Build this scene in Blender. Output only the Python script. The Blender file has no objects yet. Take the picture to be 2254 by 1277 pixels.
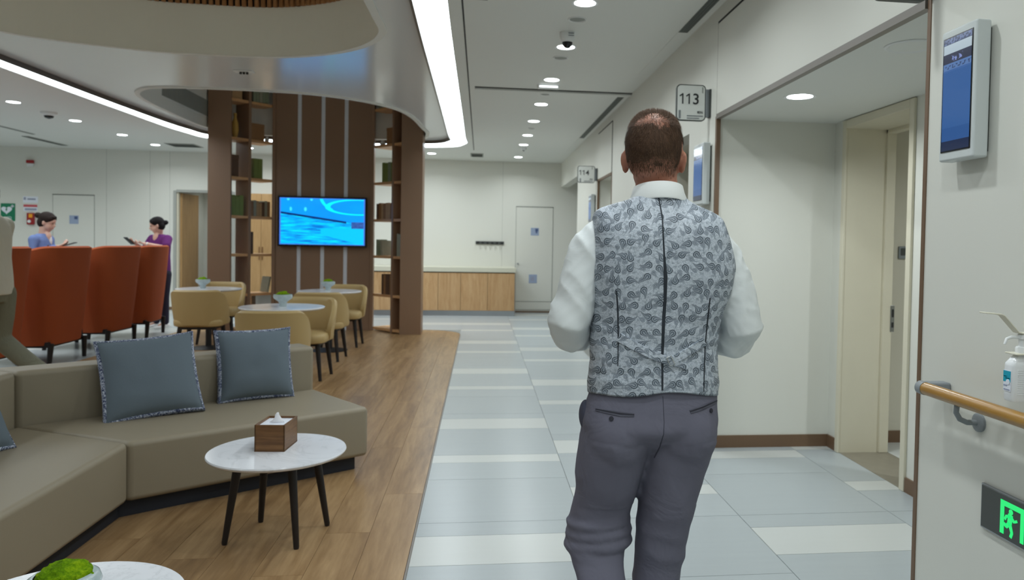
import bpy, bmesh, math, random
from mathutils import Vector, Matrix, noise as mnoise
from mathutils.bvhtree import BVHTree
random.seed(7)
PI = math.pi
S = bpy.context.scene
COL = S.collection

# ------------------------------------------------------------------ camera
F_PX, CX, CY, W_PX, H_PX = 1650.0, 1257.21, 581.50, 2254.0, 1277.0
RIGHT = Vector((0.992695, -0.119267, 0.018222))
DOWN = Vector((0.014973, -0.028081, -0.999494))
FWD = Vector((0.119718, 0.992465, -0.026090))
CAM = Vector((0, 0, 1.40))
cd = bpy.data.cameras.new('camera')
cam = bpy.data.objects.new('camera', cd)
COL.objects.link(cam)
m = Matrix.Identity(4)
for i in range(3):
    m[i][0] = RIGHT[i]; m[i][1] = -DOWN[i]; m[i][2] = -FWD[i]; m[i][3] = CAM[i]
cam.matrix_world = m
cd.sensor_width = 36.0
cd.lens = F_PX / W_PX * 36.0
cd.shift_x = (W_PX / 2 - CX) / W_PX
cd.shift_y = (CY - H_PX / 2) / W_PX
cd.clip_start = 0.05
cd.dof.use_dof = True
cd.dof.focus_distance = 2.0
cd.dof.aperture_fstop = 5.0
S.camera = cam

# ------------------------------------------------------------------ light
S.view_settings.view_transform = 'Standard'
S.view_settings.look = 'None'
S.view_settings.gamma = 1.0
S.view_settings.use_curve_mapping = False
S.view_settings.exposure = 0.0
wd = bpy.data.worlds.new('world'); S.world = wd
wd.use_nodes = True
wd.node_tree.nodes['Background'].inputs[0].default_value = (0.8, 0.9, 1.0, 1)
wd.node_tree.nodes['Background'].inputs[1].default_value = 0.0
try:
    S.cycles.max_bounces = 10
    S.cycles.diffuse_bounces = 6
    S.cycles.sample_clamp_indirect = 6.0
    S.cycles.caustics_reflective = False
    S.cycles.caustics_refractive = False
except Exception:
    pass
LAMP_W = 8.4            # watts of each downlight
LAMP_COL = (0.915, 0.985, 1.0)
LED_STRENGTH = 6.8
LED_COL = (0.86, 0.95, 1.0)

def pix_ray(x, y):
    return (RIGHT * ((x - CX) / F_PX) + DOWN * ((y - CY) / F_PX) + FWD).normalized()

# ------------------------------------------------------------------ materials
def srgb(r, g, b):
    f = lambda c: (c / 12.92 if c <= 0.04045 else ((c + 0.055) / 1.055) ** 2.4)
    return (f(r / 255), f(g / 255), f(b / 255), 1.0)

class NT:
    def __init__(s, name):
        s.m = bpy.data.materials.new(name); s.m.use_nodes = True
        s.t = s.m.node_tree; s.b = s.t.nodes['Principled BSDF']
    def n(s, typ, **kw):
        nd = s.t.nodes.new('ShaderNode' + typ)
        for k, v in kw.items(): setattr(nd, k, v)
        return nd
    def l(s, a, b): s.t.links.new(a, b); return b
    def put(s, sock, v):
        if hasattr(v, 'is_output'): s.t.links.new(v, sock)
        else: sock.default_value = v
    def math(s, op, a, b=0.0, c=0.0, clamp=False):
        nd = s.n('Math', operation=op); nd.use_clamp = clamp
        s.put(nd.inputs[0], a); s.put(nd.inputs[1], b); s.put(nd.inputs[2], c)
        return nd.outputs[0]
    def mix(s, fac, a, b):
        nd = s.n('Mix', data_type='RGBA')
        s.put(nd.inputs[0], fac); s.put(nd.inputs[6], a); s.put(nd.inputs[7], b)
        return nd.outputs[2]
    def ramp(s, fac, stops, interp='LINEAR'):
        nd = s.n('ValToRGB'); cr = nd.color_ramp; cr.interpolation = interp
        while len(cr.elements) < len(stops): cr.elements.new(0.5)
        for e, (p, c) in zip(cr.elements, stops):
            e.position = p; e.color = c if hasattr(c, '__len__') else (c, c, c, 1)
        s.put(nd.inputs[0], fac); return nd.outputs[0]
    def coord(s, which='Object', scale=(1, 1, 1), loc=(0, 0, 0)):
        tc = s.n('TexCoord'); mp = s.n('Mapping')
        mp.inputs['Scale'].default_value = scale; mp.inputs['Location'].default_value = loc
        s.l(tc.outputs[which], mp.inputs[0]); return mp.outputs[0]
    def noise(s, vec, scale, detail=3.0, rough=0.5, dist=0.0):
        nd = s.n('TexNoise'); s.put(nd.inputs['Vector'], vec)
        nd.inputs['Scale'].default_value = scale; nd.inputs['Detail'].default_value = detail
        nd.inputs['Roughness'].default_value = rough; nd.inputs['Distortion'].default_value = dist
        return nd.outputs['Fac']
    def bump(s, h, strength=0.2, dist=0.01):
        nd = s.n('Bump'); nd.inputs['Strength'].default_value = strength; nd.inputs['Distance'].default_value = dist
        s.put(nd.inputs['Height'], h); s.l(nd.outputs[0], s.b.inputs['Normal'])
    def base(s, col=None, rough=None, metal=None, spec=None):
        if col is not None: s.put(s.b.inputs['Base Color'], col)
        if rough is not None: s.put(s.b.inputs['Roughness'], rough)
        if metal is not None: s.put(s.b.inputs['Metallic'], metal)
        if spec is not None: s.put(s.b.inputs['Specular IOR Level'], spec)

M = {}
def plain(key, col, rough=0.5, metal=0.0, spec=0.5, var=0.06, nscale=6.0, bump=0.0, bscale=60.0):
    """procedural plain surface: slight tonal noise and fine relief"""
    t = NT(key); v = t.coord('Object')
    c = srgb(*col)
    f = t.noise(v, nscale, 3)
    dark = tuple(x * (1 - var) for x in c[:3]) + (1,)
    lite = tuple(min(1, x * (1 + var)) for x in c[:3]) + (1,)
    t.base(t.mix(f, dark, lite), rough, metal, spec)
    if bump: t.bump(t.noise(v, bscale, 2), bump, 0.004)
    M[key] = t.m; return t.m

def emit(key, col, strength):
    t = NT(key)
    t.base((0.02, 0.02, 0.02, 1), 0.4)
    t.put(t.b.inputs['Emission Color'], (*col[:3], 1)); t.put(t.b.inputs['Emission Strength'], strength)
    M[key] = t.m; return t.m

def woodmat(key, c1, c2, c3, rough=0.45, scale=(14, 1.2, 14), objrand=0.25, spec=0.4, axis=None):
    t = NT(key)
    tc = t.n('TexCoord'); oi = t.n('ObjectInfo')
    mul = t.n('VectorMath', operation='MULTIPLY_ADD')
    cmb = t.n('CombineXYZ')
    r = t.math('MULTIPLY', oi.outputs['Random'], 37.0)
    for i in range(3): t.l(r, cmb.inputs[i])
    t.l(tc.outputs['Object'], mul.inputs[0]); mul.inputs[1].default_value = scale; t.l(cmb.outputs[0], mul.inputs[2])
    v = mul.outputs[0]
    g = t.noise(v, 1.0, 6, 0.62, 0.9)
    g2 = t.noise(v, 5.0, 4, 0.6, 0.3)
    f = t.math('MULTIPLY_ADD', g2, 0.35, t.math('MULTIPLY', g, 0.75))
    col = t.ramp(f, [(0.30, srgb(*c1)), (0.52, srgb(*c2)), (0.75, srgb(*c3))])
    hs = t.n('HueSaturation'); t.l(col, hs.inputs['Color'])
    t.put(hs.inputs['Value'], t.math('MULTIPLY_ADD', oi.outputs['Random'], objrand, 1 - objrand / 2))
    t.base(hs.outputs[0], rough, 0, spec)
    t.bump(g2, 0.08, 0.002)
    M[key] = t.m; return t.m

def fabric(key, col, rough=0.85, var=0.10, scale=500.0, bump=0.25, wrinkle=0.0, wscale=(6, 6, 2.5), wdist=0.02, spec=0.2):
    t = NT(key); v = t.coord('Object'); c = srgb(*col)
    f = t.noise(v, scale, 2); big = t.noise(v, 3.0, 3)
    dark = tuple(x * (1 - var) for x in c[:3]) + (1,); lite = tuple(min(1, x * (1 + var)) for x in c[:3]) + (1,)
    t.base(t.mix(t.math('MULTIPLY_ADD', f, 0.6, t.math('MULTIPLY', big, 0.4)), dark, lite), rough, 0, spec)
    h = t.math('MULTIPLY', f, 0.02 if wrinkle else 1.0)
    if wrinkle:
        w = t.noise(t.coord('Object', wscale), 1.0, 3, 0.55, 1.2)
        h = t.math('ADD', h, w); t.bump(h, wrinkle, wdist)
    else: t.bump(h, bump, 0.002)
    M[key] = t.m; return t.m

plain('wall', (216, 216, 208), 0.55, var=0.015, nscale=1.5)
plain('wall_room', (206, 202, 188), 0.6, var=0.02, nscale=1.5)
plain('ceiling', (222, 224, 220), 0.6, var=0.01, nscale=1.0)
plain('gloss_panel', (222, 226, 228), 0.17, var=0.015, nscale=1.2, spec=0.5)
plain('lip', (226, 226, 220), 0.5, var=0.01)
plain('recess', (240, 238, 228), 0.7, var=0.02, nscale=1.0)
plain('brown_trim', (110, 86, 65), 0.45)
plain('edge_brown', (84, 74, 64), 0.3)
plain('grey_trim', (128, 122, 116), 0.4)
plain('dark_gap', (34, 34, 32), 0.7)
plain('seam_grey', (160, 162, 156), 0.6)
plain('cream_frame', (212, 206, 186), 0.4, var=0.02)
plain('grout', (132, 134, 130), 0.8)
plain('white_plastic', (226, 228, 228), 0.35, var=0.02)
plain('white_gloss', (232, 234, 236), 0.18, var=0.02)
plain('cream_plastic', (226, 222, 204), 0.4, var=0.02)
plain('grey_plastic', (132, 138, 142), 0.45)
plain('dark_grey', (70, 74, 72), 0.45)
plain('black', (18, 18, 20), 0.5)
plain('black_wood', (34, 29, 28), 0.5, var=0.2, nscale=30, spec=0.4)
plain('black_gloss', (10, 11, 16), 0.12)
plain('navy', (32, 36, 46), 0.7)
plain('steel', (168, 172, 176), 0.3, metal=1.0)
plain('strip_metal', (214, 220, 230), 0.4, metal=0.1)
plain('chrome', (212, 214, 212), 0.15, metal=1.0)
plain('panel_brown', (138, 110, 88), 0.42, var=0.05, nscale=2.0, spec=0.4)
plain('counter', (204, 202, 184), 0.4, var=0.02)
plain('red', (150, 26, 30), 0.4)
plain('orange_yellow', (236, 158, 30), 0.5)
plain('green_sign', (0, 118, 82), 0.5)
plain('white_paper', (226, 230, 240), 0.7)
plain('blue_paper', (150, 164, 190), 0.7)
plain('blue_print', (70, 88, 128), 0.7)
plain('red_print', (196, 84, 92), 0.7)
plain('grey_print', (150, 156, 178), 0.7)
plain('ink', (40, 44, 46), 0.6)
plain('sign_face', (232, 235, 232), 0.35, var=0.015)
plain('teal_label', (20, 160, 186), 0.45)
plain('case_grey', (200, 206, 206), 0.4, var=.02)
plain('grille_grey', (140, 144, 140), 0.6)
plain('slot', (92, 98, 94), 0.6)
plain('vent_grey', (150, 154, 148), 0.6)
plain('threshold', (130, 124, 110), 0.35, var=0.16, nscale=14)
plain('ceramic', (176, 190, 192), 0.18, var=0.25, nscale=26)
fabric('leather', (146, 136, 117), 0.5, 0.05, 260, 0.08, spec=0.4)
fabric('tub_leather', (184, 159, 110), 0.5, 0.05, 260, 0.08, spec=0.4)
fabric('orange_fabric', (164, 82, 48), 0.9, 0.12, 600, 0.3)
fabric('cushion', (106, 118, 128), 0.95, 0.16, 420, 0.4)
fabric('shirt', (226, 230, 230), 0.75, 0.03, 700, wrinkle=0.22, wscale=(6, 6, 9), wdist=0.015)
fabric('collar', (236, 238, 236), 0.7, 0.02, 700, 0.1)
fabric('trousers', (108, 107, 121), 0.8, 0.07, 900, wrinkle=0.35, wscale=(7, 7, 9), wdist=0.02)
fabric('trousers_olive', (124, 124, 108), 0.85, 0.08, 500, wrinkle=0.6, wscale=(9, 9, 7), wdist=0.02)
fabric('shirt_beige', (208, 206, 194), 0.85, 0.05, 500, wrinkle=0.4, wscale=(6, 6, 5), wdist=0.02)
fabric('scrub_blue', (110, 128, 176), 0.85, 0.06, 500, wrinkle=0.4, wscale=(9, 9, 7), wdist=0.02)
fabric('scrub_purple', (98, 42, 104), 0.85, 0.06, 500, wrinkle=0.4, wscale=(9, 9, 7), wdist=0.02)
fabric('dark_trousers', (46, 44, 60), 0.85, 0.06, 500, wrinkle=0.4)
fabric('white_cloth', (226, 222, 222), 0.85, 0.04, 500, 0.2)
fabric('tissue', (240, 240, 244), 0.9, 0.02, 200, 0.2)
woodmat('plank', (106, 79, 52), (147, 116, 80), (176, 145, 106), 0.32, (10, 0.9, 10), 0.06, 0.5)
woodmat('shelf_wood', (168, 122, 80), (194, 148, 102), (210, 168, 122), 0.45, (2, 2, 14), 0.1)
woodmat('oak', (164, 124, 82), (186, 148, 104), (202, 167, 125), 0.5, (16, 16, 1.5), 0.06)
woodmat('door_wood', (146, 112, 70), (162, 128, 84), (176, 142, 98), 0.5, (16, 16, 1.5), 0.05)
woodmat('walnut', (78, 50, 26), (108, 74, 42), (134, 96, 58), 0.42, (3, 3, 30), 0.05)
woodmat('slat_wood', (120, 78, 44), (160, 110, 66), (184, 134, 88), 0.5, (20, 20, 3), 0.1)
woodmat('rail_wood', (140, 99, 42), (162, 120, 56), (178, 138, 72), 0.28, (30, 1.5, 30), 0.02, 0.5)
emit('lamp', LAMP_COL, 14.0)
emit('lamp_dim', LAMP_COL, 2.5)
emit('led', LED_COL, LED_STRENGTH)
emit('exit_green', srgb(30, 235, 120), 1.0)

def tilemat(key, c, var):
    t = NT(key); oi = t.n('ObjectInfo')
    v = t.coord('Object', (1, 14, 1))
    f = t.noise(v, 2.0, 4); c = srgb(*c)
    col = t.mix(f, tuple(x * (1 - var) for x in c[:3]) + (1,), tuple(x * (1 + var) for x in c[:3]) + (1,))
    hs = t.n('HueSaturation'); t.l(col, hs.inputs['Color'])
    t.put(hs.inputs['Value'], t.math('MULTIPLY_ADD', oi.outputs['Random'], 0.05, 0.975))
    t.base(hs.outputs[0], 0.27, 0, 0.45)
    M[key] = t.m
tilemat('tile_grey', (168, 175, 178), 0.03)
tilemat('tile_pale', (194, 197, 195), 0.02)

def marble():
    t = NT('marble'); v = t.coord('Object')
    w = t.noise(v, 2.6, 5, 0.6, 2.2)
    vein = t.math('ABSOLUTE', t.math('SUBTRACT', w, 0.5))
    f = t.ramp(vein, [(0.0, 0.45), (0.014, 0.16), (0.05, 0.0)])
    cl = t.noise(v, 5.0, 3)
    c = t.mix(t.math('MULTIPLY', f, t.math('MULTIPLY', cl, 0.9)), srgb(232, 234, 240), srgb(150, 154, 160))
    t.base(c, 0.16, 0, 0.5); M['marble'] = t.m
marble()

def mossmat():
    t = NT('moss'); v = t.coord('Object')
    f = t.noise(v, 90, 4, 0.7); g = t.noise(v, 14, 2)
    c = t.ramp(t.math('MULTIPLY_ADD', g, 0.5, t.math('MULTIPLY', f, 0.6)), [(0.3, srgb(48, 74, 6)), (0.5, srgb(104, 146, 12)), (0.72, srgb(160, 190, 24))])
    t.base(c, 0.95, 0, 0.1); t.bump(f, 0.9, 0.01); M['moss'] = t.m
mossmat()

def trim_print():
    t = NT('cushion_trim'); v = t.coord('Object')
    f = t.noise(v, 55, 3, 0.6, 2.5)
    t.base(t.ramp(f, [(0.42, srgb(58, 66, 96)), (0.5, srgb(120, 130, 158)), (0.6, srgb(206, 212, 224))]), 0.8, 0, 0.2); M['cushion_trim'] = t.m
trim_print()

def skinmat(key, col):
    t = NT(key); v = t.coord('Object'); c = srgb(*col)
    f = t.noise(v, 30, 4)
    t.base(t.mix(f, (c[0] * .9, c[1] * .84, c[2] * .82, 1), (min(1, c[0] * 1.08), c[1] * 1.08, c[2] * 1.08, 1)), 0.5, 0, 0.4)
    t.put(t.b.inputs['Subsurface Weight'], 0.12); t.b.inputs['Subsurface Radius'].default_value = (0.012, 0.004, 0.002)
    t.bump(t.noise(v, 400, 2), 0.08, 0.002); M[key] = t.m
skinmat('skin', (178, 124, 102)); skinmat('skin_light', (214, 176, 158)); skinmat('skin_ear', (200, 132, 112))

def hairmat(key, c1, c2):
    t = NT(key); v = t.coord('Object', (60, 60, 12))
    t.base(t.mix(t.noise(v, 3.0, 4), srgb(*c1), srgb(*c2)), 0.7, 0, 0.15); M[key] = t.m
hairmat('hair_brown', (50, 38, 31), (108, 82, 64)); hairmat('hair_black', (16, 14, 16), (34, 30, 30)); hairmat('hair_dark', (28, 22, 22), (56, 44, 40))

def paisley():
    t = NT('paisley')
    tc = t.n('TexCoord')
    def layer(scale, off, rnd, size):
        mp = t.n('Mapping'); mp.inputs['Scale'].default_value = (scale, scale, 1); mp.inputs['Location'].default_value = (off, off * .7, 0)
        t.l(tc.outputs['UV'], mp.inputs[0])
        vo = t.n('TexVoronoi', voronoi_dimensions='2D'); vo.inputs['Scale'].default_value = 1.0
        vo.inputs['Randomness'].default_value = rnd; t.l(mp.outputs[0], vo.inputs['Vector'])
        sub = t.n('VectorMath', operation='SUBTRACT'); t.l(mp.outputs[0], sub.inputs[0]); t.l(vo.outputs['Position'], sub.inputs[1])
        sep = t.n('SeparateColor'); t.l(vo.outputs['Color'], sep.inputs[0])
        ang = t.math('MULTIPLY', sep.outputs[0], 6.283)
        vr = t.n('VectorRotate', rotation_type='Z_AXIS'); t.l(sub.outputs[0], vr.inputs['Vector']); t.l(ang, vr.inputs['Angle'])
        sx = t.n('SeparateXYZ'); t.l(vr.outputs[0], sx.inputs[0])
        x = t.math('DIVIDE', sx.outputs[0], size); y = t.math('DIVIDE', sx.outputs[1], size)
        sgn = t.math('SIGN', t.math('SUBTRACT', sep.outputs[1], 0.5))
        yp = t.math('MAXIMUM', t.math('ADD', y, 0.1), 0.0)
        bend = t.math('MULTIPLY', t.math('MULTIPLY', t.math('MULTIPLY', yp, yp), 2.0), sgn)
        xb = t.math('SUBTRACT', x, bend)
        tt = t.math('DIVIDE', t.math('ADD', y, 0.34), 0.80)          # 0 at the round head, 1 at the tail
        fc = t.n('FloatCurve'); t.put(fc.inputs['Value'], tt)
        cv = fc.mapping.curves[0]
        cv.points[0].location = (0.0, 0.0); cv.points[1].location = (1.0, 0.0)
        for px, py in ((0.06, 0.14), (0.2, 0.23), (0.36, 0.22), (0.6, 0.12), (0.82, 0.05)): cv.points.new(px, py)
        fc.mapping.update()
        inside = t.math('MULTIPLY', t.math('GREATER_THAN', tt, 0.0), t.math('LESS_THAN', tt, 1.0))
        v = t.math('DIVIDE', t.math('ABSOLUTE', xb), t.math('MAXIMUM', fc.outputs[0], 0.001))
        # distance towards head end too, so that the rings close round the head
        hd = t.math('DIVIDE', t.math('LENGTH' if False else 'SQRT', t.math('ADD', t.math('MULTIPLY', xb, xb), t.math('POWER', t.math('ADD', y, 0.1), 2.0))), 0.235)
        head = t.math('LESS_THAN', y, -0.1)
        nd = t.n('Mix', data_type='FLOAT'); t.put(nd.inputs[0], head); t.put(nd.inputs[2], v); t.put(nd.inputs[3], hd)
        return nd.outputs[0], inside
    v, ins = layer(28.5, 0.0, 0.45, 1.22)
    col = t.ramp(t.math('MULTIPLY', v, 0.8), [(0.0, srgb(160, 168, 178)), (0.14, srgb(160, 168, 178)), (0.2, srgb(88, 98, 110)), (0.42, srgb(102, 112, 124)),
                                             (0.46, srgb(176, 184, 194)), (0.54, srgb(176, 184, 194)), (0.60, srgb(72, 82, 92)), (0.78, srgb(78, 88, 98)), (0.82, srgb(168, 176, 186))])
    uvn = t.noise(tc.outputs['UV'], 260, 3, 0.6, 1.5)
    bg = t.ramp(uvn, [(0.40, srgb(158, 167, 178)), (0.52, srgb(188, 196, 206)), (0.62, srgb(206, 212, 220))])
    msk = t.math('MULTIPLY', ins, t.math('LESS_THAN', v, 1.02))
    v2, ins2 = layer(58.0, 3.7, 0.8, 0.85)
    m2 = t.math('MULTIPLY', ins2, t.math('LESS_THAN', v2, 1.0))
    bg2 = t.mix(t.math('MULTIPLY', m2, 0.45), bg, srgb(112, 122, 134))
    v3, ins3 = layer(28.5, 0.5, 0.6, 0.85)
    m3 = t.math('MULTIPLY', ins3, t.math('LESS_THAN', v3, 1.02))
    c3 = t.ramp(t.math('MULTIPLY', v3, 0.8), [(0.0, srgb(176, 184, 194)), (0.16, srgb(104, 114, 126)), (0.5, srgb(122, 132, 144)), (0.6, srgb(170, 178, 188)), (0.70, srgb(96, 106, 118)), (0.8, srgb(100, 110, 122))])
    bg2 = t.mix(t.math('MULTIPLY', m3, 0.8), bg2, c3)
    t.base(t.mix(msk, bg2, col), 0.5, 0, 0.4)
    w = t.noise(t.coord('Object', (5, 5, 14)), 1.0, 3, 0.5, 1.0)
    t.bump(t.math('ADD', w, t.math('MULTIPLY', uvn, 0.03)), 0.35, 0.02)
    M['paisley'] = t.m
paisley()

def tvmat():
    t = NT('tv_picture'); tc = t.n('TexCoord'); sp = t.n('SeparateXYZ'); t.l(tc.outputs['UV'], sp.inputs[0])
    u, v = sp.outputs[0], sp.outputs[1]
    up = t.mix(t.noise(tc.outputs['UV'], 2.0, 2), srgb(0, 130, 255), srgb(0, 172, 255))
    mp = t.n('Mapping'); mp.inputs['Scale'].default_value = (3, 16, 1); t.l(tc.outputs['UV'], mp.inputs[0])
    st = t.noise(mp.outputs[0], 1.2, 4, 0.6)
    low = t.ramp(st, [(0.36, srgb(0, 110, 210)), (0.5, srgb(0, 178, 250)), (0.64, srgb(0, 226, 255))])
    line = t.math('SUBTRACT', v, t.math('MULTIPLY_ADD', u, -0.25, 0.685))     # slanting ledge across the picture
    c = t.mix(t.math('GREATER_THAN', line, 0.0), low, up)
    desk = t.math('MULTIPLY', t.math('LESS_THAN', v, t.math('MULTIPLY_ADD', u, 0.12, 0.28)), t.math('GREATER_THAN', v, t.math('MULTIPLY_ADD', u, -0.42, 0.42)))
    desk = t.math('MULTIPLY', desk, t.math('GREATER_THAN', u, 0.48))
    c = t.mix(desk, c, srgb(0, 196, 255))
    dk = t.math('MULTIPLY', t.math('LESS_THAN', t.math('ABSOLUTE', line), 0.022), t.math('LESS_THAN', u, 0.78))
    c = t.mix(dk, c, srgb(0, 42, 110))
    def ring(cx, cy, rx, ry, wd):
        d = t.math('SQRT', t.math('ADD', t.math('POWER', t.math('DIVIDE', t.math('SUBTRACT', u, cx), rx), 2.0), t.math('POWER', t.math('DIVIDE', t.math('SUBTRACT', v, cy), ry), 2.0)))
        return t.math('LESS_THAN', t.math('ABSOLUTE', t.math('SUBTRACT', d, 1.0)), wd)
    upper = t.math('GREATER_THAN', line, 0.0)
    c = t.mix(t.math('MULTIPLY', upper, ring(0.92, 0.82, 0.36, 0.16, 0.09)), c, srgb(0, 240, 255))
    c = t.mix(t.math('MULTIPLY', t.math('MULTIPLY', upper, ring(0.80, 1.05, 0.32, 0.36, 0.06)), t.math('LESS_THAN', u, 0.62)), c, srgb(0, 240, 255))
    for (a, b, ru, rv) in ((0.10, 0.97, 0.016, 0.03), (0.37, 0.97, 0.016, 0.03), (0.13, 0.76, 0.014, 0.045), (0.30, 0.76, 0.016, 0.045)):
        e = t.math('ADD', t.math('POWER', t.math('DIVIDE', t.math('SUBTRACT', u, a), ru), 2.0), t.math('POWER', t.math('DIVIDE', t.math('SUBTRACT', v, b), rv), 2.0))
        c = t.mix(t.math('LESS_THAN', e, 1.0), c, srgb(60, 224, 255))
    dark = t.math('MULTIPLY', t.math('GREATER_THAN', u, 0.84), t.math('MULTIPLY', t.math('LESS_THAN', v, 0.50), t.math('GREATER_THAN', v, 0.36)))
    c = t.mix(dark, c, t.mix(t.noise(tc.outputs['UV'], 22, 3), srgb(20, 30, 110), srgb(70, 120, 200)))
    edge = t.math('MAXIMUM', t.math('ABSOLUTE', t.math('SUBTRACT', u, 0.5)), t.math('ABSOLUTE', t.math('SUBTRACT', v, 0.5)))
    c = t.mix(t.math('GREATER_THAN', edge, 0.485), c, srgb(70, 120, 220))
    t.base((0, 0, 0, 1), 0.15); t.put(t.b.inputs['Emission Color'], c); t.put(t.b.inputs['Emission Strength'], 1.15)
    M['tv_picture'] = t.m
tvmat()

def queue_screen():
    t = NT('queue_picture'); tc = t.n('TexCoord'); sp = t.n('SeparateXYZ'); t.l(tc.outputs['UV'], sp.inputs[0])
    u, v = sp.outputs[0], sp.outputs[1]
    c = t.ramp(v, [(0.0, srgb(30, 48, 84)), (0.085, srgb(52, 102, 170)), (0.2, srgb(62, 112, 180)), (0.70, srgb(72, 118, 186)), (0.715, srgb(104, 144, 204)),
                   (0.775, srgb(56, 64, 88)), (0.86, srgb(206, 226, 238)), (0.945, srgb(54, 70, 108))], 'CONSTANT')
    mp = t.n('Mapping'); mp.inputs['Scale'].default_value = (9, 26, 1); t.l(tc.outputs['UV'], mp.inputs[0])
    n_ = t.noise(mp.outputs[0], 1.4, 3)
    blk = t.math('MULTIPLY', t.math('GREATER_THAN', n_, 0.52), t.math('MULTIPLY', t.math('GREATER_THAN', v, 0.79), t.math('LESS_THAN', v, 0.845)))
    blk = t.math('MULTIPLY', blk, t.math('MULTIPLY', t.math('GREATER_THAN', u, 0.3), t.math('LESS_THAN', u, 0.7)))
    c = t.mix(blk, c, srgb(150, 170, 236))
    b2 = t.math('MULTIPLY', t.math('GREATER_THAN', n_, 0.55), t.math('MULTIPLY', t.math('GREATER_THAN', v, 0.728), t.math('LESS_THAN', v, 0.76)))
    c = t.mix(b2, c, srgb(60, 84, 130))
    b3 = t.math('MULTIPLY', t.math('GREATER_THAN', n_, 0.5), t.math('GREATER_THAN', v, 0.95))
    c = t.mix(b3, c, srgb(110, 130, 176))
    t.base((0.01, 0.01, 0.015, 1), 0.12); t.put(t.b.inputs['Emission Color'], c); t.put(t.b.inputs['Emission Strength'], 0.62)
    M['queue_picture'] = t.m
queue_screen()
# ------------------------------------------------------------------ mesh helpers
class MB:
    def __init__(s): s.v = []; s.f = []
    def add(s, vs, fs):
        o = len(s.v); s.v += [tuple(p) for p in vs]; s.f += [tuple(i + o for i in f) for f in fs]; return s
    def box(s, x0, x1, y0, y1, z0, z1):
        return s.prism([(x0, y0), (x1, y0), (x1, y1), (x0, y1)], z0, z1)
    def prism(s, poly, z0, z1):
        a = sum(poly[i][0] * poly[(i + 1) % len(poly)][1] - poly[(i + 1) % len(poly)][0] * poly[i][1] for i in range(len(poly)))
        if a < 0: poly = poly[::-1]
        n = len(poly)
        vs = [(x, y, z0) for x, y in poly] + [(x, y, z1) for x, y in poly]
        fs = [tuple(range(n - 1, -1, -1)), tuple(range(n, 2 * n))] + [(i, (i + 1) % n, n + (i + 1) % n, n + i) for i in range(n)]
        return s.add(vs, fs)
    def rings(s, rs, cap0=True, cap1=True):
        n = len(rs[0]); vs = [p for r in rs for p in r]
        fs = [(k * n + i, k * n + (i + 1) % n, (k + 1) * n + (i + 1) % n, (k + 1) * n + i) for k in range(len(rs) - 1) for i in range(n)]
        if cap0: fs.append(tuple(range(n - 1, -1, -1)))
        if cap1: fs.append(tuple((len(rs) - 1) * n + i for i in range(n)))
        return s.add(vs, fs)
    def lathe(s, prof, seg=32, c=(0, 0, 0), cap0=True, cap1=True, sx=1, sy=1):
        return s.rings([[(c[0] + r * sx * math.cos(2 * PI * i / seg), c[1] + r * sy * math.sin(2 * PI * i / seg), c[2] + z) for i in range(seg)] for r, z in prof], cap0, cap1)
    def tube(s, pts, rad, seg=10, caps=True):
        """tube along points; rad number or list; parallel frames"""
        P = [Vector(p) for p in pts]; n = len(P)
        R = rad if hasattr(rad, '__len__') else [rad] * n
        t0 = (P[1] - P[0]).normalized()
        up = Vector((0, 0, 1)) if abs(t0.z) < 0.9 else Vector((1, 0, 0))
        u = t0.cross(up).normalized(); rs = []
        for i in range(n):
            t = (P[min(i + 1, n - 1)] - P[max(i - 1, 0)]).normalized()
            u = (u - t * u.dot(t)).normalized(); w = t.cross(u)
            rs.append([P[i] + u * (R[i] * math.cos(2 * PI * k / seg)) + w * (R[i] * math.sin(2 * PI * k / seg)) for k in range(seg)])
        return s.rings(rs, caps, caps)
    def capsule(s, pts, rad, seg=14):
        """chain with round ends"""
        P = [Vector(p) for p in pts]; R = list(rad)
        d0 = (P[0] - P[1]).normalized(); d1 = (P[-1] - P[-2]).normalized()
        a = [(P[0] + d0 * R[0] * math.sin(t), R[0] * math.cos(t)) for t in (1.45, 1.1, 0.7, 0.35)]
        b = [(P[-1] + d1 * R[-1] * math.sin(t), R[-1] * math.cos(t)) for t in (0.35, 0.7, 1.1, 1.45)]
        L = a + list(zip(P, R)) + b
        return s.tube([p for p, r in L], [r for p, r in L], seg)
    def ellipsoid(s, c, r, seg=20, rot=None):
        c = Vector(c); rs = []
        for j in range(1, 12):
            t = PI * j / 12
            ring = []
            for i in range(seg):
                p = Vector((r[0] * math.sin(t) * math.cos(2 * PI * i / seg), r[1] * math.sin(t) * math.sin(2 * PI * i / seg), -r[2] * math.cos(t)))
                if rot: p = rot @ p
                ring.append(c + p)
            rs.append(ring)
        return s.rings(rs)
    def xf(s, mtx):
        s.v = [tuple(mtx @ Vector(p)) for p in s.v]; return s
    def mesh(s, name, smooth=None):
        me = bpy.data.meshes.new(name); me.from_pydata(s.v, [], s.f); me.update()
        if smooth is not None:
            me.shade_smooth()
            if smooth < 180: me.set_sharp_from_angle(angle=math.radians(smooth))
        return me

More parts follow.
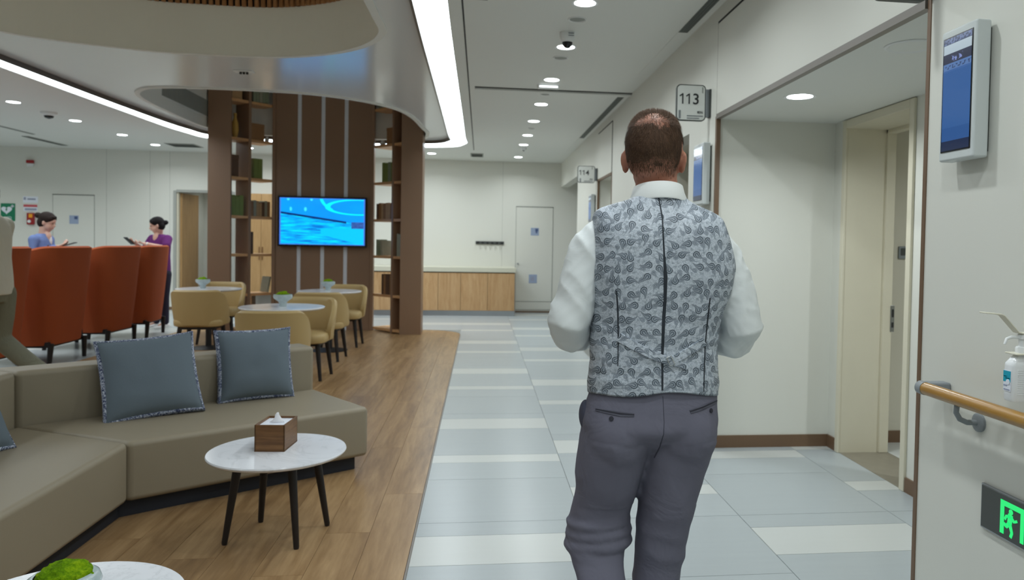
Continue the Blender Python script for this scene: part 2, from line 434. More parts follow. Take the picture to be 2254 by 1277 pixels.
def link(name, me, mat=None, parent=None, bevel=0, seg=2, label=None, cat=None, group=None, kind=None, loc=None, rot=None):
    if mat is not None and len(me.materials) == 0: me.materials.append(M[mat] if isinstance(mat, str) else mat)
    o = bpy.data.objects.new(name, me); COL.objects.link(o)
    if parent is not None: o.parent = parent
    if loc: o.location = loc
    if rot: o.rotation_euler = rot
    if bevel:
        b = o.modifiers.new('bevel', 'BEVEL'); b.width = bevel; b.segments = seg; b.limit_method = 'ANGLE'; b.angle_limit = math.radians(40)
        me.shade_smooth(); me.set_sharp_from_angle(angle=math.radians(50)) if seg < 2 else None
        b.harden_normals = True
    if label: o['label'] = label
    if cat: o['category'] = cat
    if group: o['group'] = group
    if kind: o['kind'] = kind
    return o
def part(name, mb, mat, parent=None, bevel=0, seg=2, smooth=None, **kw):
    return link(name, mb.mesh(name, smooth), mat, parent, bevel, seg, **kw)
def thing(name, label, cat, loc=(0, 0, 0), rotz=0, group=None):
    o = bpy.data.objects.new(name, None); COL.objects.link(o)
    o.empty_display_size = 0.1; o.location = loc; o.rotation_euler = (0, 0, rotz)
    o['label'] = label; o['category'] = cat
    if group: o['group'] = group
    return o
def struct(name, mb, mat, bevel=0, label=None, **kw):
    return part(name, mb, mat, None, bevel, kind='structure', label=label, **kw)
def copy_tree(o, parent=None):
    c = o.copy(); COL.objects.link(c)
    if parent is not None: c.parent = parent
    for ch in list(o.children): copy_tree(ch, c)
    return c
def B(x0, x1, y0, y1, z0, z1): return MB().box(x0, x1, y0, y1, z0, z1)

def text_mesh(body, size, mtx, name='lettering', extr=0.0008, align='LEFT', offset=0.0):
    cu = bpy.data.curves.new(name, 'FONT'); cu.body = body; cu.size = size; cu.extrude = extr; cu.align_x = align; cu.offset = offset
    o = bpy.data.objects.new(name + '_tmp', cu); COL.objects.link(o)
    dg = bpy.context.evaluated_depsgraph_get(); dg.update()
    me = bpy.data.meshes.new_from_object(o.evaluated_get(dg))
    bpy.data.objects.remove(o); bpy.data.curves.remove(cu)
    me.transform(mtx); me.materials.clear(); return me
def fuse(mb, voxel, smooth=6, fac=0.5, name='body'):
    """voxel-fuse overlapping blobs into one continuous surface"""
    o = bpy.data.objects.new('tmp_fuse', mb.mesh('tmp')); COL.objects.link(o)
    r = o.modifiers.new('r', 'REMESH'); r.mode = 'VOXEL'; r.voxel_size = voxel; r.use_smooth_shade = True
    if smooth:
        s_ = o.modifiers.new('s', 'SMOOTH'); s_.iterations = smooth; s_.factor = fac
    dg = bpy.context.evaluated_depsgraph_get(); dg.update()
    me = bpy.data.meshes.new_from_object(o.evaluated_get(dg)); me.name = name
    bpy.data.objects.remove(o); me.shade_smooth(); return me
def catmull(keys, n):
    """keys: rows of numbers, first column the parameter; returns n interpolated rows"""
    out = []; a, b = keys[0][0], keys[-1][0]
    for i in range(n):
        t = a + (b - a) * i / (n - 1)
        k = 0
        while k < len(keys) - 2 and ((t > keys[k + 1][0]) if b > a else (t < keys[k + 1][0])): k += 1
        p1, p2 = keys[k], keys[k + 1]; p0 = keys[max(k - 1, 0)]; p3 = keys[min(k + 2, len(keys) - 1)]
        u = (t - p1[0]) / (p2[0] - p1[0])
        row = [t]
        for c in range(1, len(p1)):
            h = p2[0] - p1[0]
            m1 = (p2[c] - p0[c]) / ((p2[0] - p0[0]) or 1) * h; m2 = (p3[c] - p1[c]) / ((p3[0] - p1[0]) or 1) * h
            row.append((2 * u ** 3 - 3 * u ** 2 + 1) * p1[c] + (u ** 3 - 2 * u ** 2 + u) * m1 + (-2 * u ** 3 + 3 * u ** 2) * p2[c] + (u ** 3 - u ** 2) * m2)
        out.append(row)
    return out
def smooth_loop(pts, n=8):
    """closed Catmull-Rom through 2D points"""
    out = []; L = len(pts)
    for i in range(L):
        p0, p1, p2, p3 = pts[i - 1], pts[i], pts[(i + 1) % L], pts[(i + 2) % L]
        for k in range(n):
            t = k / n
            out.append(tuple(0.5 * (2 * p1[c] + (p2[c] - p0[c]) * t + (2 * p0[c] - 5 * p1[c] + 4 * p2[c] - p3[c]) * t * t + (3 * p1[c] - p0[c] - 3 * p2[c] + p3[c]) * t ** 3) for c in (0, 1)))
    return out
def offset_loop(pts, d):
    out = []; L = len(pts)
    a = sum(pts[i - 1][0] * pts[i][1] - pts[i][0] * pts[i - 1][1] for i in range(L)); sg = 1 if a > 0 else -1
    for i in range(L):
        t = Vector((pts[(i + 1) % L][0] - pts[i - 1][0], pts[(i + 1) % L][1] - pts[i - 1][1])).normalized()
        out.append((pts[i][0] + t.y * d * sg, pts[i][1] - t.x * d * sg))
    return out
def rrect(x0, x1, y0, y1, r, n=8):
    out = []
    for cx, cy, a0 in ((x1 - r, y1 - r, 0), (x0 + r, y1 - r, 90), (x0 + r, y0 + r, 180), (x1 - r, y0 + r, 270)):
        for k in range(n + 1):
            a = math.radians(a0 + 90 * k / n); out.append((cx + r * math.cos(a), cy + r * math.sin(a)))
    return out
def holed(outer, holes, z, flip=True):
    """flat face with holes, as a bmesh triangle fill"""
    bm = bmesh.new(); edges = []
    for lp in [outer] + holes:
        vs = [bm.verts.new((x, y, z)) for x, y in lp]
        edges += [bm.edges.new((vs[i], vs[(i + 1) % len(vs)])) for i in range(len(vs))]
    bmesh.ops.triangle_fill(bm, use_beauty=True, use_dissolve=False, edges=edges)
    for f in bm.faces:
        f.normal_update()
        if (f.normal.z > 0) == flip: f.normal_flip()
    me = bpy.data.meshes.new('flat'); bm.to_mesh(me); bm.free(); return me
def band(loop, z0, z1, flip=False, loop2=None):
    mb = MB(); n = len(loop); l2 = loop2 or loop
    fs = [(i, (i + 1) % n, n + (i + 1) % n, n + i) for i in range(n)]
    if flip: fs = [f[::-1] for f in fs]
    return mb.add([(x, y, z0) for x, y in loop] + [(x, y, z1) for x, y in l2], fs)

# ------------------------------------------------------------------ floor
XW, XD, YF = 1.60, 2.47, 15.25          # corridor wall, door wall, far wall
floor = struct('floor', B(-11, 5.2, -3, 19.5, -0.12, -0.006), 'grout', label='pale grey and white stone tile floor with an oak plank area')
_tile_cache = {}
def slab(name, x0, x1, y0, y1, mat, parent, gap=0.0015, z0=-0.006, z1=0.0):
    dx, dy = x1 - x0 - 2 * gap, y1 - y0 - 2 * gap
    key = (name, round(dx, 3), round(dy, 3), mat)
    if key not in _tile_cache:
        _tile_cache[key] = MB().box(-dx / 2, dx / 2, -dy / 2, dy / 2, z0, z1).mesh(name)
        _tile_cache[key].materials.append(M[mat])
    o = bpy.data.objects.new(name, _tile_cache[key]); COL.objects.link(o)
    o.parent = parent; o.location = ((x0 + x1) / 2, (y0 + y1) / 2, 0); return o
LANE = 0.83; X0 = -0.30
SEG = [(0, .33, 1), (.33, .50, 0), (.50, 1.19, 0), (1.19, 1.53, 0), (1.53, 1.70, 1), (1.70, 2.40, 0)]
def lane(x0, x1, off, ya, yb):
    base = 3.25 + off
    k = math.floor((ya - base) / 2.4)
    while base + k * 2.4 < yb:
        for a, b_, pale in SEG:
            y0, y1 = max(ya, base + k * 2.4 + a), min(yb, base + k * 2.4 + b_)
            if y1 - y0 > 0.02: slab('tile', x0, x1, y0, y1, 'tile_pale' if pale else 'tile_grey', floor)
        k += 1
for i, (a, b_) in enumerate(((X0, X0 + LANE), (X0 + LANE, X0 + 2 * LANE), (X0 + 2 * LANE, X0 + 3 * LANE), (X0 + 3 * LANE, XD))):
    ya, yb = (-1.0, YF) if i < 2 else (-1.0, 5.2)
    if i >= 2: ya = 1.6
    lane(a, b_, (0, 1.71)[i % 2], ya, yb)
for i in range(2):                                        # passage on the right beside the far wall
    lane(X0 + (2 + i) * LANE, X0 + (3 + i) * LANE, (0, 1.71)[i % 2], 12.4, YF)
for i in range(1, 6):                                     # behind the bookcase
    lane(X0 - i * LANE, X0 - (i - 1) * LANE, (1.71, 0)[i % 2], 12.08, YF)
for i in range(0, 7):                                     # beyond the orange chairs
    x1 = -4.45 - i * LANE
    k = 0; y = 5.0
    while y < YF:
        y1 = min(y + 1.2, YF); slab('tile', x1 - LANE, x1, y, y1, ('tile_grey', 'tile_pale')[(i + k) % 4 == 1], floor); y = y1; k += 1
# oak planks, clipped to the round end
def clip(poly, cx, cy, r):
    """cut the far right corner of the wood floor round"""
    for k in range(8):
        a = math.radians(90 * (k + .5) / 8); nx, ny = math.cos(a), math.sin(a); d = r * math.cos(math.radians(90 / 16)) * 1.005
        out = []
        for i in range(len(poly)):
            p, q = poly[i], poly[(i + 1) % len(poly)]
            dp = (p[0] - cx) * nx + (p[1] - cy) * ny - d; dq = (q[0] - cx) * nx + (q[1] - cy) * ny - d
            if dp <= 0: out.append(p)
            if dp * dq < 0: t = dp / (dp - dq); out.append((p[0] + (q[0] - p[0]) * t, p[1] + (q[1] - p[1]) * t))
        poly = out
        if len(poly) < 3: return poly
    return poly
PW, PL, YE, RC = 0.2075, 1.5, 12.05, 0.55
i = 0; x = X0
while x > -4.44:
    x1 = x; x0 = x - PW; y = 1.2 - (0.0, 0.55, 1.0, 0.3, 0.8)[i % 5] - (0 if x > -2.6 else -1.0)
    while y < YE:
        y1 = min(y + PL, YE)
        poly = [(x0 + .0008, y + .0008), (x1 - .0008, y + .0008), (x1 - .0008, y1 - .0008), (x0 + .0008, y1 - .0008)]
        if y1 > YE - RC and x1 > X0 - RC:
            poly = clip(poly, X0 - RC, YE - RC, RC)
            if len(poly) >= 3:
                cx, cy = sum(p[0] for p in poly) / len(poly), sum(p[1] for p in poly) / len(poly)
                part('plank', MB().prism([(p[0] - cx, p[1] - cy) for p in poly], -.006, .0015), 'plank', floor, loc=(cx, cy, 0))
        elif y1 - y > .03: slab('plank', x0, x1, y, y1, 'plank', floor, gap=.0008, z1=.0015)
        y = y1
    x -= PW; i += 1
loop = [(X0 + .006, -1), (X0 + .006, YE - RC)] + [(X0 - RC + (RC + .006) * math.cos(math.radians(a)), YE - RC + (RC + .006) * math.sin(math.radians(a))) for a in range(10, 91, 10)] + [(-4.4, YE + .006)]
part('floor_edge_trim', MB().tube([(p[0], p[1], .0005) for p in loop], .006, 6), 'grey_trim', floor)
slab('threshold', XD, 2.82, 4.06, 4.90, 'threshold', floor, .001)
for k in range(3): slab('tile', 2.82 + k * .83, 2.82 + (k + 1) * .83, 3.0, 5.15, ('tile_pale', 'tile_grey')[k % 2], floor)

# ------------------------------------------------------------------ walls
ZC = 3.05; ZO = 2.28                    # ceiling, top of the openings
T = 0.16
w = struct('wall_right', B(XW, XW + T, -3, 2.55, 0, ZC + .8).box(XW, XW + T, 5.05, 5.72, 0, ZC + .8).box(XW, XW + T, 5.72, 6.95, ZO, ZC + .8).box(XW, XW + T, 6.95, 9.20, 0, ZC + .8)
           .box(XW, XW + T, 2.55, 5.05, ZO + .02, ZC + .8).box(XW, XW + T, 9.20, 10.34, ZO + .02, ZC + .8).box(XW, XW + T, 10.34, 12.54, 0, ZC + .8).box(XW, XW + T, 12.54, YF, 2.56, ZC + .8), 'wall',
           label='white corridor wall on the right with openings')
for (ya, yb) in ((2.58, 5.02), (9.22, 10.32)):
    part('overpanel', B(XW - .008, XW, ya, yb, ZO + .03, 2.93), 'wall', w, .002)
    part('shadow_gap', B(XW - .003, XW + .002, ya - .02, yb + .02, 2.93, 2.95), 'dark_gap', w)
    for yy in (ya - .02, yb): part('shadow_gap', B(XW - .003, XW + .002, yy, yy + .02, ZO + .03, 2.93), 'dark_gap' if yy == ya - .02 else 'grey_trim', w)
struct('wall_far', B(-11, -5.88, YF, YF + T, 0, ZC + .8).box(-5.88, -4.75, YF, YF + T, 2.30, ZC + .8).box(-4.75, 5.2, YF, YF + T, 0, ZC + .8), 'wall', label='white far wall behind the counter and the bookcase')
struct('wall_left', B(-11 - T, -11, -3, YF + .2, 0, ZC + .8), 'wall')
struct('wall_back', B(-11, 5.2, -3 - T, -3, 0, ZC + .8), 'wall')
struct('wall_alcove', B(XW + .022, XD, 5.046, 5.05 + T, 0, ZO + .3), 'wall', label='white back wall of the alcove beside the open doorway')
struct('wall_alcove_near', B(XW + T, XD, 2.4, 2.5, 0, ZO + .3), 'wall')
struct('wall_doorway', B(XD, XD + .345, 2.4, 4.07, 0, ZO + .3).box(XD, XD + .345, 4.89, 5.26, 0, ZO + .3), 'wall', label='white alcove wall that holds the open doorway')
struct('wall_inner_room', B(XD + .345, 5.2, 5.12, 5.3, 0, 2.7).box(5.1, 5.2, 2.4, 5.2, 0, 2.7).box(XD + .345, 5.2, 2.3, 2.4, 0, 2.7), 'wall_room', label='dim beige wall of the room through the doorway')
struct('ceiling_inner_room', B(XD, 5.2, 2.3, 5.3, 2.55, 2.65), 'wall_room')
struct('ceiling_alcove', B(XW + .004, XD, 2.5, 5.06, ZO + .005, ZO + .06), 'ceiling', label='low white ceiling of the alcove')
struct('wall_niche', B(XW + T, XW + .9, 5.6, 5.72, 0, 2.6).box(XW + T, XW + .9, 6.95, 7.07, 0, 2.6).box(XW + .82, XW + .9, 5.7, 7.0, 0, 2.6).box(XW + T, XW + .9, 5.7, 7.0, ZO, ZO + .1), 'wall_room', label='recessed niche in the corridor wall beside the wall screen')
struct('wall_second_alcove', B(XW + T, 2.6, 9.08, 9.20, 0, 2.6).box(XW + T, 2.6, 10.34, 10.46, 0, 2.6).box(2.5, 2.6, 9.1, 10.4, 0, 2.6).box(XW + T, 2.6, 9.1, 10.4, ZO + .02, ZO + .1), 'wall', label='inside walls of the narrow opening under sign 114')
struct('wall_passage', B(XW + T, 5.2, 12.38, 12.54, 0, 3.2).box(5.1, 5.2, 12.4, YF, 0, 3.2).box(XW + T, 5.2, 12.4, YF, 2.9, 3.0), 'wall', label='passage walls turning right before the far wall')
for nm, bx_ in (('trim_1', B(XW - .004, XW + .006, 2.55, 2.57, 0, ZO + .03)), ('trim_3', B(XW - .006, XW + .022, 5.015, 5.045, 0, ZO + .02)),
                ('trim_4', B(XW - .006, XW + .022, 9.195, 9.22, 0, ZO + .03)), ('trim_5', B(XW - .006, XW + .022, 10.31, 10.345, 0, ZO + .03)), ('trim_6', B(XW - .006, XW + .022, 9.2, 10.34, ZO, ZO + .03))):
    struct(nm, bx_, 'brown_trim', label={'trim_1': 'brown vertical edge trim of the wide opening beside the wall screen', 'trim_3': 'brown vertical edge trim of the wide opening under sign 113'}.get(nm))
struct('trim_2', B(XW - .012, XW + .022, 2.575, 5.015, ZO, ZO + .032), 'grey_trim', label='grey-brown trim along the top of the wide opening')
bb = struct('baseboard_alcove', B(XW + .022, XD, 5.036, 5.046, 0, .085).box(XD - .012, XD, 4.91, 5.046, 0, .085).box(XD - .012, XD, 2.5, 4.05, 0, .085), 'brown_trim', label='brown baseboard round the alcove')
struct('baseboard_inner_room', B(XD + .345, 5.1, 5.108, 5.12, 0, .085), 'brown_trim')
struct('baseboard_far', B(.7, 1.6, YF - .01, YF, 0, .03).box(-11, -5.9, YF - .01, YF, 0, .06), 'brown_trim')
# cased opening: door frame with deep lining
dr = bpy.data.objects.new('door_1', None); COL.objects.link(dr); dr['kind'] = 'structure'; dr['label'] = 'cream door frame of the open doorway in the alcove'
part('lining', B(XD - .002, XD + .345, 4.868, 4.89, 0, 2.245), 'cream_frame', dr)
part('lining', B(XD - .002, XD + .345, 4.07, 4.092, 0, 2.245), 'cream_frame', dr)
part('lining', B(XD - .002, XD + .345, 4.06, 4.90, 2.225, 2.245), 'cream_frame', dr)
part('architrave', B(XD - .018, XD, 4.862, 4.908, 0, ZO), 'cream_frame', dr, .004)
part('architrave', B(XD - .018, XD, 4.052, 4.10, 0, ZO), 'cream_frame', dr, .004)
part('architrave', B(XD - .018, XD, 4.10, 4.862, 2.225, ZO), 'cream_frame', dr, .004)
part('door_stop', B(XD + .28, XD + .345, 4.85, 4.875, 0, 2.24).box(XD + .28, XD + .345, 4.085, 4.11, 0, 2.24).box(XD + .28, XD + .345, 4.08, 4.88, 2.2, 2.24), 'cream_frame', dr, .003)
sp_ = part('strike_plate', B(XD + .335, XD + .36, 4.842, 4.872, .84, 1.02), 'steel', dr, .002)
part('strike_hole', B(XD + .34, XD + .354, 4.840, 4.843, .94, .995).box(XD + .34, XD + .354, 4.840, 4.843, .87, .905), 'dark_gap', sp_)
# panel joints on the far wall
for k, xx in enumerate((-7.09, -6.31, -5.95, -3.3, 0.42)):
    struct('trim_%d' % (10 + k), B(xx - .002, xx + .002, YF - .002, YF + .002, 0, ZC), 'seam_grey')
def wall_door(nm, x0, x1, z0, z1, label, knobx):
    d = bpy.data.objects.new(nm, None); COL.objects.link(d); d['kind'] = 'structure'; d['label'] = label
    part('gap', B(x0 - .012, x1 + .012, YF - .003, YF + .001, z0 - .01, z1 + .014), 'seam_grey', d)
    part('leaf', B(x0, x1, YF - .012, YF, z0, z1), 'wall', d, .002)
    part('shadow_line', B(x0 - .012, x1 + .012, YF - .014, YF - .002, z1 + .002, z1 + .014), 'slot', d)
    part('kick_joint', B(x0, x1, YF - .014, YF - .01, z0 + .16, z0 + .168), 'slot', d)
    part('knob', MB().lathe([(.018, 0), (.018, .012), (.008, .014), (.008, .03)], 16).xf(Matrix.Translation((knobx, YF - .04, z0 + .93)) @ Matrix.Rotation(-PI / 2, 4, 'X')), 'steel', d)
    return d
wall_door('door_2', .705, 1.445, .06, 2.14, 'white flush service door in the far wall beside the counter', .745)
wall_door('door_3', -8.03, -7.31, .06, 2.16, 'white flush door in the far wall behind the woman in blue', -7.36)
# doorway on the left of the far wall with a wooden leaf standing open
d4 = bpy.data.objects.new('door_4', None); COL.objects.link(d4); d4['kind'] = 'structure'; d4['label'] = 'wooden door standing open in the far left doorway'
part('leaf', B(-5.80, -5.76, YF + .1, YF + .95, .01, 2.26), 'door_wood', d4, .003)
part('frame', B(-5.88, -5.83, YF - .015, YF + .17, 0, 2.30).box(-4.80, -4.75, YF - .015, YF + .17, 0, 2.30).box(-5.829, -4.801, YF - .014, YF + .169, 2.27, 2.32), 'seam_grey', d4, .003)
part('hinge_strip', B(-5.83, -5.80, YF + .02, YF + .1, 0, 2.27), 'cream_frame', d4)
struct('wall_far_room', B(-7.0, -3.0, YF + 1.5, YF + 1.6, 0, 2.6).box(-5.95, -5.85, YF + .16, YF + 1.5, 0, 2.6).box(-4.4, -4.3, YF + .16, YF + 1.5, 0, 2.6).box(-7, -3, YF + .16, YF + 1.6, 2.5, 2.6), 'wall', label='white room wall through the far left doorway')

# ------------------------------------------------------------------ ceiling
LEDo = smooth_loop([(-.26, 2.0), (-.26, 6.5), (-.27, 11.6), (-.29, 12.75), (-.75, 13.30), (-2.5, 13.55), (-4.3, 13.30), (-4.66, 12.4), (-4.72, 10.5), (-4.74, 7.5), (-4.74, 2.0), (-4.5, -.8), (-2.5, -1.3), (-.5, -.8)], 10)
PANo = smooth_loop([(-.49, 2.0), (-.495, 6.5), (-.515, 11.2), (-.54, 12.22), (-1.0, 12.66), (-2.5, 12.86), (-4.1, 12.55), (-4.38, 11.8), (-4.46, 10.2), (-4.47, 7.5), (-4.47, 2.0), (-4.2, -.5), (-2.5, -1.0), (-.75, -.5)], 10)
KP = .969
PANo = [(x * KP, y * KP) for x, y in PANo]
H1 = smooth_loop([(-3.81, 6.48), (-2.96, 6.88), (-2.43, 6.945), (-1.77, 6.91), (-1.17, 6.58), (-.83, 6.05), (-.80, 5.4), (-.83, 3.5), (-.86, 2.0), (-1.3, 1.1), (-2.5, .9), (-3.8, 1.1), (-4.15, 2.0), (-4.18, 3.5), (-4.16, 5.6)], 8)
H2 = smooth_loop([(-3.92, 9.3), (-3.70, 8.78), (-3.40, 8.62), (-2.9, 8.58), (-2.3, 8.60), (-1.83, 8.70), (-1.39, 8.98), (-1.07, 9.42), (-.93, 10.0), (-.87, 10.8), (-.85, 11.5), (-1.1, 12.05), (-2.5, 12.20), (-3.7, 12.05), (-3.97, 11.5), (-4.0, 10.6)], 8)
cl = link('ceiling', holed([(-11, -3), (XW, -3), (XW, YF), (-11, YF)], [LEDo], ZC), 'ceiling', kind='structure', label='white plaster ceiling with a large rounded light cove')
part('cove_edge', band(LEDo, ZC, ZC + .012, True), 'ceiling', cl)
ledm = link('light_strip', holed(LEDo, [offset_loop(PANo, -.12)], ZC + .010), 'led', cl)
ZP = 3.02
pn = link('glossy_panel', holed(PANo, [H1, H2], ZP), 'gloss_panel', cl)
part('panel_edge', band(PANo, ZP - .05, ZP + .06, False), 'edge_brown', cl)
lpi = offset_loop(PANo, -.02)
part('reflection_lip', band(lpi, ZP - .05, ZP + .002, True), 'edge_brown', cl)  # brown inner face stands in for the dark reflection along the panel edge
link('reflection_lip_bottom', holed(PANo, [lpi], ZP - .05), 'edge_brown', cl)
# lips round both openings
for H, dd in ((H1, .055), (H2, .05)):
    li = link('opening_lip', holed(offset_loop(H, dd), [offset_loop(H, -.004)], ZP - .012), 'lip', cl)
    part('lip_edge', band(offset_loop(H, dd), ZP - .012, ZP, False), 'lip', li)
part('recess_wall', band(H1, ZP - .012, 3.44, True), 'recess', cl)
link('recess_ceiling', holed(offset_loop(H1, .12), [], 3.80), 'recess', cl)
part('slat_backing', band(offset_loop(H1, .03), 3.435, 3.80, True), 'black', cl)
per = offset_loop(H1, -.01); acc = 0; k = 0
for i in range(len(per)):
    p, q = Vector(per[i]), Vector(per[(i + 1) % len(per)])
    if p.y < 5.4: continue
    L = (q - p).length; d = (q - p).normalized(); pos = (.05 - acc) if acc else 0
    while pos < L:
        c = p + d * pos
        part('wood_slat', MB().box(-.016, .016, -.014, .014, 3.437, 3.80).xf(Matrix.Translation((c.x, c.y, 0)) @ Matrix.Rotation(math.atan2(d.y, d.x), 4, 'Z')), 'slat_wood', cl)
        pos += .055
    acc = (acc + L) % .055
part('shaft_wall', band(H2, ZP - .012, 4.25, True), 'ceiling', cl)
link('shaft_ceiling', holed(offset_loop(H2, .05), [], 4.22), 'recess', cl)
link('upper_slab', holed([(-11.2, -3.2), (5.3, -3.2), (5.3, 19.5), (-11.2, 19.5)], [], 4.3), 'ceiling', cl)
part('ceiling_joint', B(-.158, -.146, -1, 13.5, ZC - .002, ZC + .004), 'dark_gap', cl)
part('ceiling_joint', B(-.146, .02, 5.16, 5.172, ZC - .002, ZC + .004), 'dark_gap', cl)
part('curtain_track', B(-.09, XW, 8.06, 8.13, ZC - .022, ZC + .002), 'ceiling', cl, .003)
part('ceiling_joint', B(-.09, XW, 8.02, 8.06, ZC - .004, ZC + .004), 'dark_gap', cl)
part('edge_strip', B(1.48, XW, 8.2, YF, ZC - .004, ZC + .01).box(1.48, XW, 1, 7.3, ZC - .004, ZC + .01), 'ceiling', cl)
# linear slot diffusers
for k, (ya, yb, lab) in enumerate(((3.2, 5.66, 'near'), (8.25, 11.5, 'far'))):
    th = thing('slot_diffuser', 'long grey slot air diffuser along the right ceiling edge, %s one' % ('nearer' if lab == 'near' else 'farther'), 'air vent', (1.515, (ya + yb) / 2, ZC - .004), 0, 'slot diffusers')
    hl = (yb - ya) / 2
    part('frame', B(-.035, .035, -hl, hl, -.004, .0), 'slot', th)
    for xo in (-.02, .0, .02): part('blade', B(xo - .003, xo + .003, -hl + .01, hl - .01, -.007, -.003), 'dark_grey', th)
# ------------------------------------------------------------------ ceiling fixtures
_dl = {}
def downlight(x, y, z, label, group, r=.075, power=1.0):
    t = thing('downlight', label, 'ceiling light', (x, y, z), 0, group)
    if 'ring' not in _dl:
        _dl['ring'] = MB().lathe([(.072, -.001), (.092, -.003), (.094, 0.0)], 32, cap0=False, cap1=False).mesh('trim_ring', 40); _dl['ring'].materials.append(M['white_plastic'])
        _dl['lens'] = MB().lathe([(.0005, -.004), (.06, -.004), (.074, -.001)], 32, cap1=False).mesh('lens', 40); _dl['lens'].materials.append(M['lamp'])
    link('trim_ring', _dl['ring'], parent=t); link('lens', _dl['lens'], parent=t)
    ld = bpy.data.lights.new('lamp_glow', 'AREA'); ld.shape = 'DISK'; ld.size = .13; ld.energy = LAMP_W * power; ld.color = LAMP_COL; ld.spread = math.radians(150)
    lo = bpy.data.objects.new('lamp_glow', ld); COL.objects.link(lo); lo.parent = t; lo.location = (0, 0, -.008)
    return t
ORD = ['first', 'second', 'third', 'fourth', 'fifth', 'sixth', 'seventh', 'eighth', 'ninth', 'tenth']
for k, y in enumerate((5.12, 6.28, 7.55, 8.89, 10.13, 11.46, 12.57, 14.38)):
    downlight(.68, y, ZC, 'bright round downlight in the corridor ceiling row, %s from the camera' % ORD[k], 'corridor downlights')
for k, y in enumerate((3.9, 2.6, 1.3, 0.0, -1.5)):
    downlight(.68, y, ZC, 'round corridor downlight above the walking man, %s towards the back' % ORD[k], 'corridor downlights behind the camera')
for k, y in enumerate((10.17, 11.61, 13.03, 14.28)):
    downlight(-5.82, y, ZC, 'bright round downlight over the orange chairs, %s from the left picture edge' % ORD[k], 'downlights beyond the orange chairs')
for k, (x, y) in enumerate(((-5.82, 8.7), (-5.82, 7.2), (-5.82, 5.0), (-5.82, 2.0), (-8.2, 12.9), (-8.2, 9.5), (-8.2, 5.5), (-9.8, 13.4))):
    downlight(x, y, ZC, 'added unseen downlight brightening the left waiting area, %s one' % ORD[k], 'added left waiting area lamps', power=2.0)  # added lamps out of view that brighten the lounge and left wall
downlight(-.94, 14.24, ZC, 'bright round downlight above the far counter beside the bookcase', 'far downlights')
downlight(-4.22, 14.3, ZC, 'bright round downlight seen through the left bookcase shelves', 'far downlights')
downlight(1.83, 4.2, ZO + .005, 'bright round downlight in the low alcove ceiling', 'alcove downlights', power=1.0)
downlight(2.1, 9.8, ZO + .02, 'downlight inside the narrow opening under sign 114', 'alcove downlights', power=.25)
downlight(3.6, 3.4, 2.55, 'downlight of the room behind the open doorway', 'alcove downlights', power=2.2)
downlight(2.6, 13.9, 2.9, 'downlight of the passage turning right at the far wall', 'alcove downlights', power=.5)
downlight(-5.1, YF + .9, 2.5, 'downlight of the room through the far left doorway', 'alcove downlights', power=.35)
def disc(name, x, y, z, r, label, cat, mat='white_plastic', inner='vent_grey', group=None):
    t = thing(name, label, cat, (x, y, z), 0, group)
    part('rim', MB().lathe([(r * .8, -.002), (r * .92, -.008), (r, -.004), (r, 0)], 32, cap0=False, cap1=False), mat, t, smooth=40)
    part('cover', MB().lathe([(.001, -.004), (r * .8, -.003)], 32, cap1=False), inner, t, smooth=40)
    return t
disc('ceiling_speaker', .675, 5.49, ZC, .07, 'grey round ceiling disc in front of the dome camera', 'speaker')
disc('ceiling_speaker', .674, 6.64, ZC, .07, 'grey round ceiling disc behind the second corridor downlight', 'speaker')
disc('ceiling_speaker', .675, 8.27, ZC, .06, 'small round ceiling disc just beyond the dark ceiling joint', 'speaker')
disc('ceiling_speaker', .69, 10.75, ZC, .05, 'small round ceiling disc between the fifth and sixth corridor downlights', 'speaker')
disc('ceiling_speaker', 1.832, 3.065, ZO + .005, .11, 'large white ring flush in the alcove ceiling', 'speaker', inner='ceiling')
c = thing('dome_camera', 'white dome security camera with dark lens on the corridor ceiling', 'camera', (.645, 5.86, ZC))
part('body', MB().lathe([(.062, 0), (.06, -.035), (.045, -.07), (.04, -.075)], 28, cap0=False), 'white_plastic', c, smooth=50)
dm = part('dome', MB().lathe([(.042, -.068), (.038, -.095), (.02, -.115), (.004, -.12)], 24, cap0=False), 'black_gloss', c, smooth=60)
part('bracket_slot', B(.0, .045, -.063, -.058, -.02, -.012).box(.0, .045, -.062, -.056, -.036, -.03), 'grey_plastic', c)
c = thing('exit_lamp', 'small rectangular emergency lamp under the ceiling beside the third downlight', 'emergency light', (.67, 7.82, ZC))
part('housing', B(-.11, .11, -.04, .04, -.035, 0), 'white_plastic', c, .006)
part('diffuser', B(-.095, .095, -.043, -.03, -.028, -.010), 'lamp_dim', c, .003)
c = thing('motion_sensor', 'small ceiling sensor with a dark eye beside the far corridor downlights', 'sensor', (.70, 12.95, ZC))
part('body', MB().lathe([(.055, 0), (.05, -.03), (.03, -.045)], 20), 'white_plastic', c, smooth=50)
part('eye', MB().lathe([(.025, -.04), (.012, -.06)], 16), 'black_gloss', c, smooth=50)
c = thing('dome_camera', 'dark camera on the left ceiling between the first and second downlights', 'camera', (-5.79, 10.89, ZC))
part('body', MB().lathe([(.1, 0), (.095, -.03), (.06, -.05)], 24), 'white_plastic', c, smooth=50)
part('dome', MB().lathe([(.06, -.045), (.05, -.075), (.01, -.09)], 20), 'black_gloss', c, smooth=50)
c = thing('smoke_detector', 'small white detector on the glossy ceiling panel', 'detector', (-2.30, 7.62, ZP))
part('plate', B(-.09, .09, -.05, .05, -.012, 0), 'white_plastic', c, .005)
